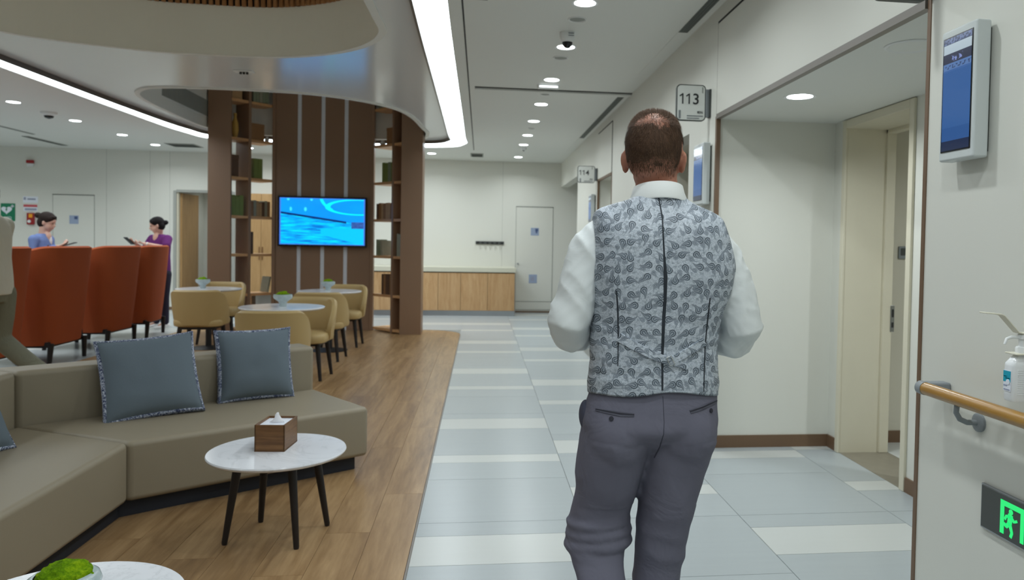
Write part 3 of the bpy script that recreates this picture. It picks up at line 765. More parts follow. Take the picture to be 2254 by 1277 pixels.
part('sensor', MB().lathe([(.012, -.012), (.012, -.03), (.006, -.034)], 12, c=(-.03, 0, 0)).lathe([(.012, -.012), (.012, -.03), (.006, -.034)], 12, c=(.0, 0, 0)).lathe([(.012, -.012), (.012, -.03), (.006, -.034)], 12, c=(.03, 0, 0)), 'black', c)
def grille(x, y, z, w_, d_, n, label, along='x', mat='vent_grey'):
    t = thing('air_grille', label, 'air vent', (x, y, z))
    part('frame', B(-w_ / 2, w_ / 2, -d_ / 2, d_ / 2, -.008, 0), mat, t, .003)
    for k in range(n):
        a = -.5 + (k + .5) / n
        if along == 'x': part('slat', B(-w_ / 2 + .02, w_ / 2 - .02, a * d_ * .86 - .004, a * d_ * .86 + .004, -.013, -.007), 'slot', t)
        else: part('slat', B(a * w_ * .86 - .004, a * w_ * .86 + .004, -d_ / 2 + .02, d_ / 2 - .02, -.013, -.007), 'slot', t)
    return t
grille(-.10, 14.25, ZC, .24, .55, 8, 'square grey air grille in the ceiling before the far wall')
grille(-5.30, 14.2, ZC, .5, .5, 8, 'square air grille in the ceiling left of the bookcase')
grille(-7.6, 14.2, ZC, .12, 1.2, 3, 'long narrow air grille in the left ceiling', 'y')
grille(-7.3, 12.2, ZC, .05, 2.2, 1, 'thin slot air grille in the left ceiling nearer the camera', 'y')
t = thing('air_grille', 'large dark vertical grille inside the ceiling shaft above the bookcase', 'air vent', (-3.985, 10.85, 3.28))
part('frame', B(0, .012, -.95, .95, -.13, .13), 'white_plastic', t)
for k in range(36): part('slat', B(.01, .02, -.92 + k * .052, -.89 + k * .052, -.115, .115), 'grille_grey', t)

# ------------------------------------------------------------------ signs and screens on the corridor wall
def blade_sign(y, z0, z1, x0, num, label, marks=True):
    t = thing('room_sign', label, 'sign', (XW, y, (z0 + z1) / 2))
    w_, h_ = XW - .035 - x0, z1 - z0
    cx = -(.035 + w_ / 2)
    plate = rrect(cx - w_ / 2, cx + w_ / 2, -h_ / 2, h_ / 2, .03, 6)
    R = Matrix.Rotation(PI / 2, 4, 'X')
    part('rim', MB().prism(plate, -.012, .012).xf(R), 'dark_grey', t)
    pf = part('face', MB().prism(rrect(cx - w_ / 2 + .007, cx + w_ / 2 - .007, -h_ / 2 + .007, h_ / 2 - .007, .025, 6), -.0135, .0135).xf(R), 'sign_face', t)
    part('wall_bracket', B(-.035, -.012, -.02, .02, -h_ / 2 + .03, h_ / 2 - .03), 'grey_plastic', t, .003)
    part('bracket_foot', B(-.014, 0, -.03, .03, -h_ / 2 + .03, h_ / 2 - .03), 'dark_grey', t)
    if num:
        for q_, ch in enumerate(num):
            mt = Matrix.Translation((cx - w_ / 2 + .020 + q_ * .047, -.0145, -.010)) @ R
            if ch == '1':
                q = h_ / .255
                part('digit', MB().prism([(.020 * q, 0), (.0295 * q, 0), (.0295 * q, .074 * q), (.0225 * q, .074 * q), (.001 * q, .058 * q), (.005 * q, .050 * q), (.020 * q, .061 * q)], -.0008, .0008).xf(mt), 'ink', pf)
            else: link('digit', text_mesh(ch, h_ * .42, mt, 'digit', offset=.0012), 'ink', pf)
    if marks:
        mt = Matrix.Translation((cx + .088, -.0145, -.075)) @ R
        link('department_name', text_mesh('\u773c\u79d1', h_ * .085, mt, 'department_name', align='RIGHT'), 'ink', pf)
        part('text_line', B(cx - .03, cx + .088, -.0148, -.013, -.097, -.089).box(cx - .03, cx + .06, -.0148, -.013, -.113, -.106), 'grey_plastic', pf)
        part('colour_bar', B(cx - .090, cx - .074, -.0148, -.013, -.114, -.055), 'grey_plastic', pf)
        part('colour_bar', B(cx + .078, cx + .086, -.0148, -.013, .07, .112), 'vent_grey', pf)
    return t
blade_sign(5.2, 2.29, 2.545, 1.352, '113', 'square projecting room sign reading 113 above the man')
blade_sign(10.4, 2.265, 2.50, 1.32, '114', 'small distant projecting room sign reading 114')
blade_sign(2.53, 2.285, 2.53, 1.36, '', 'projecting sign at the top right edge, only its underside in view', False)

def uv_quad(name, pts, mat, parent):
    me = bpy.data.meshes.new(name); me.from_pydata(pts, [], [(0, 1, 2, 3)]); me.update()
    uv = me.uv_layers.new(name='UVMap')
    for i, c_ in enumerate(((0, 0), (1, 0), (1, 1), (0, 1))): uv.data[i].uv = c_
    return link(name, me, mat, parent)
def wall_screen(yn, yf, z0, z1, depth, label):
    t = thing('wall_screen', label, 'screen', (XW, (yn + yf) / 2, (z0 + z1) / 2), 0, 'queue screens')
    hy, hz = (yf - yn) / 2, (z1 - z0) / 2
    part('case', B(-depth, -.012, -hy, hy, -hz, hz), 'case_grey', t, .008, 3)
    part('mount', B(-.012, 0, -hy * .8, hy * .8, -hz * .9, hz * .9), 'dark_grey', t)
    bz = part('bezel', B(-depth - .002, -depth + .004, -hy + .014, hy - .014, -hz + .03, hz - .026), 'black_gloss', t)
    x = -depth - .0025
    uv_quad('picture', [(x, hy - .018, -hz + .034), (x, -hy + .018, -hz + .034), (x, -hy + .018, hz - .03), (x, hy - .018, hz - .03)], 'queue_picture', bz)
    return t
wall_screen(2.205, 2.385, 1.70, 2.135, .065, 'tall portrait wall screen with blue picture beside the opening')
wall_screen(5.12, 5.36, 1.70, 2.135, .065, 'narrow portrait wall screen under the sign 113')
wall_screen(10.50, 10.75, 1.70, 2.12, .065, 'small distant wall screen under the sign 114')
# dark upright panel inside the niche
t = thing('dark_panel', 'dark upright panel standing in the wall niche behind the man', 'display', (2.05, 6.3, 0))
part('base', B(-.25, .25, -.3, .3, 0, .05), 'dark_grey', t, .01)
part('cabinet', B(-.06, .06, -.3, .3, .05, 1.9), 'black', t, .01)
part('screen', B(-.064, -.058, -.26, .26, .7, 1.8), 'black_gloss', t)

# handrail
t = thing('handrail', 'wooden handrail with grey end cap along the near right wall', 'handrail', (XW, 1.2, .93))
part('rail', MB().tube([(-.085, 1.19, 0), (-.085, -3.5, 0)], .0215, 20), 'rail_wood', t, smooth=60)
part('end_cap', MB().lathe([(.023, 0), (.023, .03), (.018, .036)], 20).xf(Matrix.Translation((-.085, 1.185, 0)) @ Matrix.Rotation(-PI / 2, 4, 'X')), 'grey_plastic', t, smooth=40)
part('return_bracket', B(-.085, 0, 1.17, 1.215, -.018, .022), 'grey_plastic', t, .008)
for yy in (1.02, -.4, -1.8):
    br = part('bracket', MB().tube([(-.085 + .004, yy, -.02), (-.083, yy, -.045), (-.07, yy, -.066), (-.045, yy, -.077), (-.012, yy, -.078)], .009, 10), 'grey_plastic', t, smooth=60)
    part('flange', MB().lathe([(.03, 0), (.03, .008), (.02, .014)], 20).xf(Matrix.Translation((0, yy, -.078)) @ Matrix.Rotation(-PI / 2, 4, 'Y')), 'grey_plastic', br, smooth=40)
# exit sign, low on the wall
t = thing('exit_sign', 'dark low exit sign with a lit green running figure', 'exit sign', (XW, 1.995, .598))
part('plate', B(-.012, 0, -.19, .19, -.066, .066), 'dark_grey', t, .002)
part('edge', B(-.009, 0, -.194, .194, -.07, .07), 'steel', t)
gx = -.0135
def flat(polys, name, mat, par):
    mb = MB()
    for pl in polys:
        n = len(pl); mb.add([(gx, -a, b_) for a, b_ in pl] + [(gx + .002, -a, b_) for a, b_ in pl], [tuple(range(n)), tuple(range(2 * n - 1, n - 1, -1))] + [(i, (i + 1) % n, n + (i + 1) % n, n + i)[::-1] for i in range(n)])
    return part(name, mb, mat, par)
def seg_(p, q, w0, w1):
    d = (Vector(q) - Vector(p)).normalized(); n_ = Vector((-d.y, d.x))
    a, b_ = Vector(p), Vector(q)
    return [tuple(a + n_ * w0), tuple(b_ + n_ * w1), tuple(b_ - n_ * w1), tuple(a - n_ * w0)]
o_ = -.1
sg = flat([[(o_ - .0, -.052), (o_ + .016, -.052), (o_ + .016, .050), (o_ - .0, .050)], [(o_ + .016, .034), (o_ + .10, .034), (o_ + .10, .050), (o_ + .016, .050)], [(o_ + .086, -.052), (o_ + .10, -.052), (o_ + .10, .034), (o_ + .086, .034)]], 'door_symbol', 'exit_green', t)
flat([[(o_ + .045 + .0085 * math.cos(a * PI / 6), .024 + .0085 * math.sin(a * PI / 6)) for a in range(12)],
      seg_((o_ + .044, .016), (o_ + .040, -.014), .010, .009), seg_((o_ + .040, -.010), (o_ + .052, -.038), .007, .005), seg_((o_ + .052, -.036), (o_ + .046, -.052), .005, .005),
      seg_((o_ + .040, -.012), (o_ + .026, -.026), .007, .006), seg_((o_ + .028, -.024), (o_ + .016, -.020), .006, .005),
      seg_((o_ + .044, .010), (o_ + .026, .006), .005, .004), seg_((o_ + .027, .008), (o_ + .020, -.006), .004, .004), seg_((o_ + .046, .010), (o_ + .06, -.002), .005, .004), seg_((o_ + .06, 0), (o_ + .072, .006), .004, .004)], 'running_figure', 'exit_green', t)
flat([[(.06, -.006), (.12, -.006), (.12, -.022), (.15, 0), (.12, .022), (.12, .006), (.06, .006)]], 'arrow', 'exit_green', t)
# hand sanitiser
t = thing('sanitiser_dispenser', 'white hand sanitiser bottle with lever arm above the handrail', 'dispenser', (1.548, 1.975, .975))
part('bottle', MB().rings([[(x * s, y * s, z) for x, y in rrect(-.044, .044, -.021, .021, .012, 5)] for s, z in ((.94, 0), (1, .006), (1, .10), (.97, .108), (.6, .128), (.36, .134))]), 'white_gloss', t, smooth=40)
lb = part('label', B(-.0452, -.044, -.015, .015, .028, .088), 'white_paper', t)
part('label_print', B(-.0458, -.045, -.0148, .0148, .055, .086), 'teal_label', lb)
part('label_drop', MB().lathe([(.0075, 0), (.0075, .0012)], 20).xf(Matrix.Translation((-.0458, -.005, .055)) @ Matrix.Rotation(-PI / 2, 4, 'Y')), 'white_paper', lb)
part('label_text', B(-.0458, -.045, .0, .013, .069, .071).box(-.0458, -.045, -.012, .006, .064, .066).box(-.0458, -.045, -.001, .013, .042, .046).box(-.0458, -.045, -.012, .012, .031, .034), 'grey_print', lb)
for k in range(12): part('grip_rib', B(-.028, .044, -.0222, -.021, .02 + k * .0062, .0232 + k * .0062), 'white_gloss', t)
part('collar', MB().lathe([(.019, .132), (.019, .152), (.016, .156)], 20), 'white_plastic', t, smooth=40)
part('holder_plate', B(-.036, .052, -.026, .026, .1335, .138), 'cream_plastic', t, .002)
part('pump', MB().lathe([(.011, .152), (.011, .176), (.015, .178), (.015, .19), (.008, .194)], 18), 'white_plastic', t, smooth=40)
part('nozzle', MB().tube([(0, 0, .182), (-.035, 0, .183), (-.05, 0, .178), (-.056, 0, .162)], [.006, .005, .0045, .004], 10), 'white_plastic', t, smooth=60)
def strip(pts, hw, th):
    mb = MB(); rs = []
    for x, z in pts: rs.append([(x, -hw, z), (x, hw, z), (x, hw, z + th), (x, -hw, z + th)])
    return mb.rings(rs)
part('lever', strip([(.052, .192), (-.012, .193), (-.022, .196), (-.068, .243), (-.078, .247), (-.128, .251)], .014, .004), 'cream_plastic', t, .0015)
part('wall_mount', B(.044, .052, -.03, .03, .02, .2), 'cream_plastic', t, .003)

# ------------------------------------------------------------------ far wall things
def sheet(name, x0, x1, z0, z1, label, cat, mat='white_paper', y=None, marks=()):
    y = (YF if y is None else y)
    t = thing(name, label, cat, ((x0 + x1) / 2, y, (z0 + z1) / 2))
    w_, h_ = (x1 - x0) / 2, (z1 - z0) / 2
    p = part('sheet', B(-w_, w_, -.004, 0, -h_, h_), mat, t)
    for (a, b_, c_, d_, mm) in marks: part('print', B(a * w_, b_ * w_, -.0055, -.003, c_ * h_, d_ * h_), mm, p)
    return t
yd = YF - .012
sheet('notice', 1.0, 1.165, 1.57, 1.725, 'small blue notice on the upper part of the service door', 'notice', 'blue_paper', yd, ((.1, .8, .1, .8, 'blue_print'), (.2, .6, -.4, .1, 'blue_print')))
sheet('notice', .975, 1.14, .60, .775, 'small pale notice on the lower part of the service door', 'notice', 'blue_paper', yd, ((-.6, .3, -.5, .5, 'grey_print'),))
sheet('notice', -7.74, -7.58, 1.62, 1.78, 'small blue notice on the flush door behind the woman in blue', 'notice', 'blue_paper', yd, ((.1, .8, .1, .8, 'blue_print'),))
sheet('wall_notice', -8.56, -8.30, 2.0, 2.12, 'faint lilac notice above the red alarm box', 'notice', 'white_paper', None, ((-.9, -.6, -.1, .7, 'grey_print'), (-.4, .7, -.1, .4, 'grey_print')))
sheet('wall_notice', -8.55, -8.31, 1.84, 1.97, 'red and white notice right above the alarm box', 'notice', 'white_paper', None, ((-1, 1, .25, .95, 'red_print'), (-.8, .9, -.7, -.1, 'grey_print')))
t = thing('defibrillator_sign', 'green sign with a white heart on the far left wall', 'sign', (-8.82, YF, 1.815))
p = part('board', B(-.125, .125, -.01, 0, -.165, .165), 'green_sign', t, .004)
hp = [(.1 * (16 * math.sin(a) ** 3) / 17, .012 + .085 * (13 * math.cos(a) - 5 * math.cos(2 * a) - 2 * math.cos(3 * a) - math.cos(4 * a)) / 17) for a in [2 * PI * k / 28 for k in range(28)]]
part('heart', MB().prism(hp, .0, .002).xf(Matrix.Translation((-.02, -.011, .03)) @ Matrix.Rotation(PI / 2, 4, 'X')), 'white_paper', p)
part('bolt', MB().prism([(-.01, .04), (.015, .04), (.004, .012), (.018, .012), (-.014, -.03), (-.004, .0), (-.018, .0)], 0, .002).xf(Matrix.Translation((-.02, -.013, .035)) @ Matrix.Rotation(PI / 2, 4, 'X')), 'green_sign', p)
part('cross', B(.055, .105, -.012, -.009, .105, .125).box(.07, .09, -.012, -.009, .09, .14), 'white_paper', p)
link('letters', text_mesh('AED', .07, Matrix.Translation((-.0, -.0115, -.13)) @ Matrix.Rotation(PI / 2, 4, 'X'), 'letters', align='CENTER'), 'white_paper', p)
t = thing('alarm_box', 'red wall alarm box with a yellow panel beside the green sign', 'alarm', (-8.41, YF, 1.70))
part('body', B(-.06, .06, -.06, 0, -.11, .11), 'red', t, .01)
part('panel', B(-.02, .045, -.063, -.055, .02, .09), 'orange_yellow', t)
part('button', MB().lathe([(.03, 0), (.028, .012)], 20).xf(Matrix.Translation((-.01, -.06, -.05)) @ Matrix.Rotation(PI / 2, 4, 'X')), 'white_plastic', t)
t = thing('strobe', 'small red and white alarm strobe high on the left wall', 'alarm', (-8.42, YF, 2.74))
part('lens', B(-.06, .06, -.06, 0, 0, .06), 'red', t, .01)
part('base', B(-.055, .055, -.045, 0, -.06, .0), 'white_plastic', t, .008)
t = thing('light_switch', 'grey wall switch inside the far left doorway', 'switch', (-5.62, YF + 1.5, 1.48))
part('plate', B(-.05, .05, -.012, 0, -.06, .06), 'white_plastic', t, .003); part('rocker', B(-.03, .03, -.018, -.01, -.045, .045), 'grey_plastic', t)
t = thing('fire_extinguisher', 'red fire extinguisher inside the far left doorway', 'extinguisher', (-5.36, YF + 1.1, 0))
part('cylinder', MB().lathe([(.06, 0), (.075, .01), (.075, .5), (.06, .55), (.03, .58)], 20), 'red', t, smooth=40)
part('valve', B(-.015, .015, -.015, .015, .58, .64), 'black', t); part('lever', B(-.02, .09, -.008, .008, .64, .655), 'black', t); part('hose', MB().tube([(.02, 0, .62), (.09, 0, .56), (.1, 0, .4), (.09, 0, .25)], .012, 8), 'black', t)
t = thing('coat_hooks', 'dark green hook rail with six knobs on the far wall above the counter', 'hook rail', (.175, YF, 1.405))
part('rail', B(-.285, .285, -.02, 0, -.03, .03), 'dark_grey', t, .004)
for k in range(6): part('hook', MB().lathe([(.015, 0), (.015, .03), (.024, .034), (.024, .042)], 14).xf(Matrix.Translation((-.24 + k * .096, -.018, -.005)) @ Matrix.Rotation(PI / 2, 4, 'X')), 'black', t)
t = thing('thermostat', 'small dark thermostat in the room behind the doorway', 'thermostat', (3.05, 5.12, 1.385))
part('plate', B(-.045, .045, -.015, 0, -.045, .045), 'grey_plastic', t, .004); part('display', B(-.032, .032, -.018, -.014, -.02, .032), 'dark_grey', t)
# counter: worktop and each cabinet
YCF = 14.42
wt = thing('worktop', 'long pale cream worktop along the far wall', 'counter', (-.7, 14.8, .84))
part('top', B(-1.55, 1.375, YCF - 14.8 - .02, YF - 14.8, 0, .09), 'counter', wt, .005)
edges = [.655, .135, -.375, -.80, -1.10, -1.55, -2.02]
for k in range(len(edges) - 1):
    x1, x0 = edges[k], edges[k + 1]
    nm = ['rightmost', 'second from the right', 'third from the right', 'fourth from the right', 'behind the right bookcase post', 'behind the bookcase shelves'][k]
    t = thing('base_cabinet', 'oak base cabinet under the far worktop, %s' % nm, 'cabinet', ((x0 + x1) / 2, 14.83, 0), 0, 'oak base cabinets')
    hw = (x1 - x0) / 2
    part('body', B(-hw + .002, hw - .002, YCF - 14.83 + .02, YF - 14.835, .10, .84), 'oak', t)
    part('door', B(-hw + .003, hw - .003, YCF - 14.83, YCF - 14.83 + .019, .105, .822), 'oak', t, .0015)
    part('shadow_rail', B(-hw, hw, YCF - 14.83 + .012, YCF - 14.83 + .02, .822, .84), 'dark_gap', t)
    part('kick_plate', B(-hw, hw, YCF - 14.83 + .03, YCF - 14.83 + .05, 0, .10), 'steel', t)
t = thing('tall_cabinet', 'tall two-door wooden cabinet seen through the left bookcase shelves', 'cabinet', (-4.16, 15.0, 0))
part('body', B(-.24, .24, -.1, .24, .35, 2.26), 'door_wood', t)
for s in (-1, 1): d = part('door', B(min(0, s * .235) + .003, max(0, s * .235) - .003, -.12, -.1, .36, 2.25), 'door_wood', t, .002); part('handle', B(s * .03 - .006, s * .03 + .006, -.14, -.12, 1.0, 1.25), 'walnut', d)
for s in (-1, 1): part('leg', B(s * .2 - .02, s * .2 + .02, -.08, .2, 0, .35), 'walnut', t)

# ------------------------------------------------------------------ bookcase column with television
col_ = thing('bookcase_column', 'tall dark brown column with open shelf wings and vertical metal strips', 'bookcase', (-2.42, 12.0, 0))
OX, OY = -2.42, 12.0
L = lambda x, y: (x - OX, y - OY)
ZT = 4.2
for k, (xa, xb) in enumerate(((-3.165, -2.825), (-2.768, -2.473), (-2.415, -2.126), (-2.068, -1.695))):
    part('front_panel', B(xa - OX, xb - OX, 0, .03, 0, ZT), 'panel_brown', col_, .002)
for xs in (-2.797, -2.444, -2.097): part('metal_strip', B(xs - .029 - OX, xs + .029 - OX, .006, .03, 0, ZT), 'strip_metal', col_)
part('core', B(-3.165 - OX, -1.695 - OX, .03, .12, 0, ZT), 'panel_brown', col_)
part('side_post', B(-3.165 - OX - .03, -3.165 - OX + .02, -.02, .12, 0, ZT), 'panel_brown', col_, .003)
part('side_post', B(-1.70 - OX - .02, -1.70 - OX + .03, -.02, .12, 0, ZT), 'panel_brown', col_, .003)
part('end_post', B(-3.95 - OX, -3.63 - OX, -.55, -.50, 0, ZT), 'panel_brown', col_, .003)
part('end_post', B(-1.20 - OX, -.885 - OX, -.55, -.50, 0, ZT), 'panel_brown', col_, .003)
part('end_post_side', B(-.935 - OX, -.885 - OX, -.50, -.15, 0, ZT), 'panel_brown', col_)
part('end_post_side', B(-3.95 - OX, -3.90 - OX, -.50, -.15, 0, ZT), 'panel_brown', col_)
SH = [.06, .58, 1.175, 1.74, 2.31, 2.885, 3.45]
WING = {}
for nm, A, Bp, sgn in (('left', (-3.64, 11.47), (-3.19, 12.0), 1), ('right', (-1.67, 12.0), (-1.195, 11.47), -1)):
    a, b_ = Vector(L(*A)), Vector(L(*Bp)); d = (b_ - a).normalized(); n_ = Vector((-d.y, d.x))
    WING[nm] = (a, b_, d, n_)
    dep = .30
    for z in SH:
        part('shelf', MB().prism([tuple(a), tuple(b_), tuple(b_ + n_ * dep), tuple(a + n_ * dep)], z - .04, z), 'shelf_wood', col_, .002)
    f = .44 if nm == 'left' else .70
    c0 = a + (b_ - a) * f
    part('divider', MB().prism([tuple(c0 - d * .022 - n_ * .01), tuple(c0 + d * .022 - n_ * .01), tuple(c0 + d * .022 + n_ * (dep + .02)), tuple(c0 - d * .022 + n_ * (dep + .02))], 0, ZT), 'panel_brown', col_, .002)
tv = thing('television', 'wall television showing a bright blue hall picture', 'television', (-2.425, 11.94, 1.682))
part('case', B(-.66, .66, -.03, .05, -.385, .385), 'black', tv, .006)
uv_quad('picture', [(-.636, -.0315, -.358), (.636, -.0315, -.358), (.636, -.0315, .358), (-.636, -.0315, .358)], 'tv_picture', tv)
part('bezel', B(-.66, -.636, -.034, -.03, -.385, .385).box(.636, .66, -.034, -.03, -.385, .385).box(-.636, .636, -.034, -.03, .358, .385).box(-.636, .636, -.034, -.03, -.385, -.358), 'black_gloss', tv)

for nm, cc in (('bk_green', (112, 128, 66)), ('bk_brown', (140, 102, 66)), ('bk_tan', (172, 138, 98)), ('bk_grey', (146, 146, 128)), ('bk_dark', (88, 64, 46)), ('bk_greygreen', (128, 138, 116)), ('bk_gold', (176, 140, 66))):
    plain(nm, cc, 0.6, var=.12, nscale=20)
SHN = ['lowest', 'second', 'third', 'fourth', 'fifth', 'sixth', 'top']
CN = {'bk_green': 'olive green', 'bk_brown': 'brown', 'bk_tan': 'tan', 'bk_grey': 'grey-olive', 'bk_dark': 'dark brown', 'bk_greygreen': 'grey-green', 'bk_gold': 'gold', 'white_plastic': 'white'}
def on_shelf(wing, lev, f, wth, h, dep, mat, i, n, lean=0.0, kind='book'):
    a, b_, d, n_ = WING[wing]
    p = a + (b_ - a) * f + n_ * (.03 + dep / 2)
    where = '%s shelf of the %s bookcase wing' % (SHN[lev], wing)
    lab = {'book': ('%s book' % CN[mat] if not lean else '%s leaning book' % CN[mat]), 'box': '%s storage box' % CN[mat], 'ornament': '%s small ornament' % CN[mat]}[kind]
    lab += ' on the ' + where if n == 1 else ', %s of %d, on the %s' % (ORD[i], n, where)
    t = thing(kind if kind != 'box' else 'storage_box', lab, kind, (OX + p.x, OY + p.y, SH[lev]), math.atan2(d.y, d.x), 'books on the column shelves' if kind == 'book' else None)
    if lean: t.rotation_euler = (0, lean, math.atan2(d.y, d.x)); t.location.z += .5 * wth * abs(math.sin(lean)) + .002
    if kind == 'book':
        part('cover', B(-wth / 2 + .001, -wth / 2 + .004, -dep / 2, dep / 2, 0, h).box(wth / 2 - .004, wth / 2 - .001, -dep / 2, dep / 2, 0, h).box(-wth / 2 + .001, wth / 2 - .001, -dep / 2 - .002, -dep / 2 + .003, 0, h), mat, t)
        part('pages', B(-wth / 2 + .004, wth / 2 - .004, -dep / 2 + .003, dep / 2 - .004, .003, h - .004), 'cream_plastic', t)
    elif kind == 'box':
        part('body', B(-wth / 2, wth / 2, -dep / 2, dep / 2, 0, h * .8), mat, t, .003); part('lid', B(-wth / 2 - .003, wth / 2 + .003, -dep / 2 - .003, dep / 2 + .003, h * .8, h), mat, t, .003)
    else:
        part('body', MB().lathe([(wth * .3, 0), (wth * .5, h * .3), (wth * .45, h * .6), (wth * .2, h * .8), (wth * .25, h)], 16), mat, t, smooth=50); part('foot', MB().lathe([(wth * .35, -.0), (wth * .35, .01)], 16), mat, t)
def row(wing, lev, f0, f1, n, hs, mats, dep=.18):
    Lw = (WING[wing][1] - WING[wing][0]).length
    wth = (f1 - f0) * Lw / n
    for i in range(n): on_shelf(wing, lev, f0 + (f1 - f0) * (i + .5) / n, wth - .001, hs[i % len(hs)], dep, mats[i % len(mats)], i, n)
row('left', 6, .54, .92, 5, (.33, .30, .32), ('bk_greygreen', 'bk_greygreen', 'bk_grey'))
on_shelf('left', 5, .66, .22, .25, .2, 'bk_brown', 0, 1, kind='box'); on_shelf('left', 5, .93, .07, .08, .1, 'white_plastic', 0, 1, kind='ornament')
row('left', 4, .56, .78, 2, (.30,), ('bk_green',))
row('left', 3, .50, .97, 7, (.22, .24, .23, .20), ('bk_brown', 'bk_grey', 'bk_tan', 'bk_tan', 'bk_dark', 'bk_grey'))
on_shelf('left', 2, .53, .05, .33, .2, 'bk_dark', 0, 1); on_shelf('left', 1, .93, .03, .24, .18, 'bk_grey', 0, 1, lean=.18)
on_shelf('left', 4, .12, .13, .32, .2, 'bk_dark', 0, 1, kind='box'); row('left', 3, .05, .33, 3, (.30, .28), ('bk_green',))
on_shelf('left', 5, .17, .10, .36, .1, 'bk_gold', 0, 1, kind='ornament'); on_shelf('left', 6, .17, .16, .3, .2, 'bk_tan', 0, 1, kind='box')
row('right', 6, .08, .6, 5, (.33, .3), ('bk_greygreen', 'bk_grey'))
on_shelf('right', 5, .50, .16, .25, .2, 'bk_brown', 0, 1, kind='box'); on_shelf('right', 5, .14, .09, .08, .1, 'white_plastic', 0, 1, kind='ornament')
row('right', 4, .24, .66, 4, (.30, .29), ('bk_green', 'bk_green', 'bk_greygreen', 'bk_green'))
row('right', 3, .04, .64, 7, (.24, .25, .23), ('bk_dark', 'bk_brown', 'bk_tan', 'bk_brown', 'bk_tan', 'bk_tan', 'bk_brown'))
on_shelf('right', 2, .26, .04, .23, .18, 'bk_grey', 0, 1, lean=-.16); on_shelf('right', 2, .07, .03, .25, .18, 'bk_greygreen', 0, 1)
row('right', 1, .26, .64, 5, (.31, .3), ('bk_dark', 'bk_brown', 'bk_dark'))
row('right', 2, .80, .94, 2, (.34, .33), ('bk_grey',))
# ------------------------------------------------------------------ sofa
F1, J, I1, I2 = Vector((-.665, 4.67)), Vector((-1.713, 3.905)), Vector((-1.12, 5.27)), Vector((-2.43, 4.27))
sf = thing('corner_sofa', 'long angled taupe leather sofa on a dark plinth', 'sofa', (-1.75, 4.1, 0))
SX = Vector((-1.75, 4.1))
q2 = lambda p: (p.x - SX.x, p.y - SX.y)
dr_ = (J - F1).normalized(); nr = Vector((dr_.y, -dr_.x))           # towards the back
if nr.y < 0: nr = -nr
YN = 1.3
TB = .22
i1o = I1 + nr * TB
xo = I2.x - TB
tt = (xo - i1o.x) / (I2 - I1).normalized().x
O2 = i1o + (I2 - I1).normalized() * tt
ZS, ZB0, ZBT = .385, .085, .675
part('seat', MB().prism([q2(F1), q2(J), q2(I2), q2(I1)], ZB0, ZS), 'leather', sf, .028, 4)
part('seat', MB().prism([q2(J), (J.x - SX.x, YN - SX.y), (I2.x - SX.x, YN - SX.y), q2(I2)], ZB0, ZS), 'leather', sf, .028, 4)
part('backrest', MB().prism([q2(I1 - nr * .005), q2(I2), q2(O2), q2(i1o)], ZB0 + .02, ZBT), 'leather', sf, .03, 4)
part('backrest', MB().prism([q2(I2), (I2.x - SX.x, YN - SX.y), (xo - SX.x, YN - SX.y), q2(O2)], ZB0 + .02, ZBT), 'leather', sf, .03, 4)
ins = .06
F1i = F1 + dr_ * ins + nr * ins; Ji = J + Vector((-.055, .03)); I1i = i1o + dr_ * ins - nr * .04
part('plinth', MB().prism([q2(F1i), q2(Ji), q2(O2 + Vector((.05, -.04))), q2(I1i)], 0, ZB0 + .01).prism([q2(Ji), (Ji.x - SX.x, YN + .05 - SX.y), (xo + .05 - SX.x, YN + .05 - SX.y), q2(O2 + Vector((.05, -.04)))], 0, ZB0 + .01), 'navy', sf)

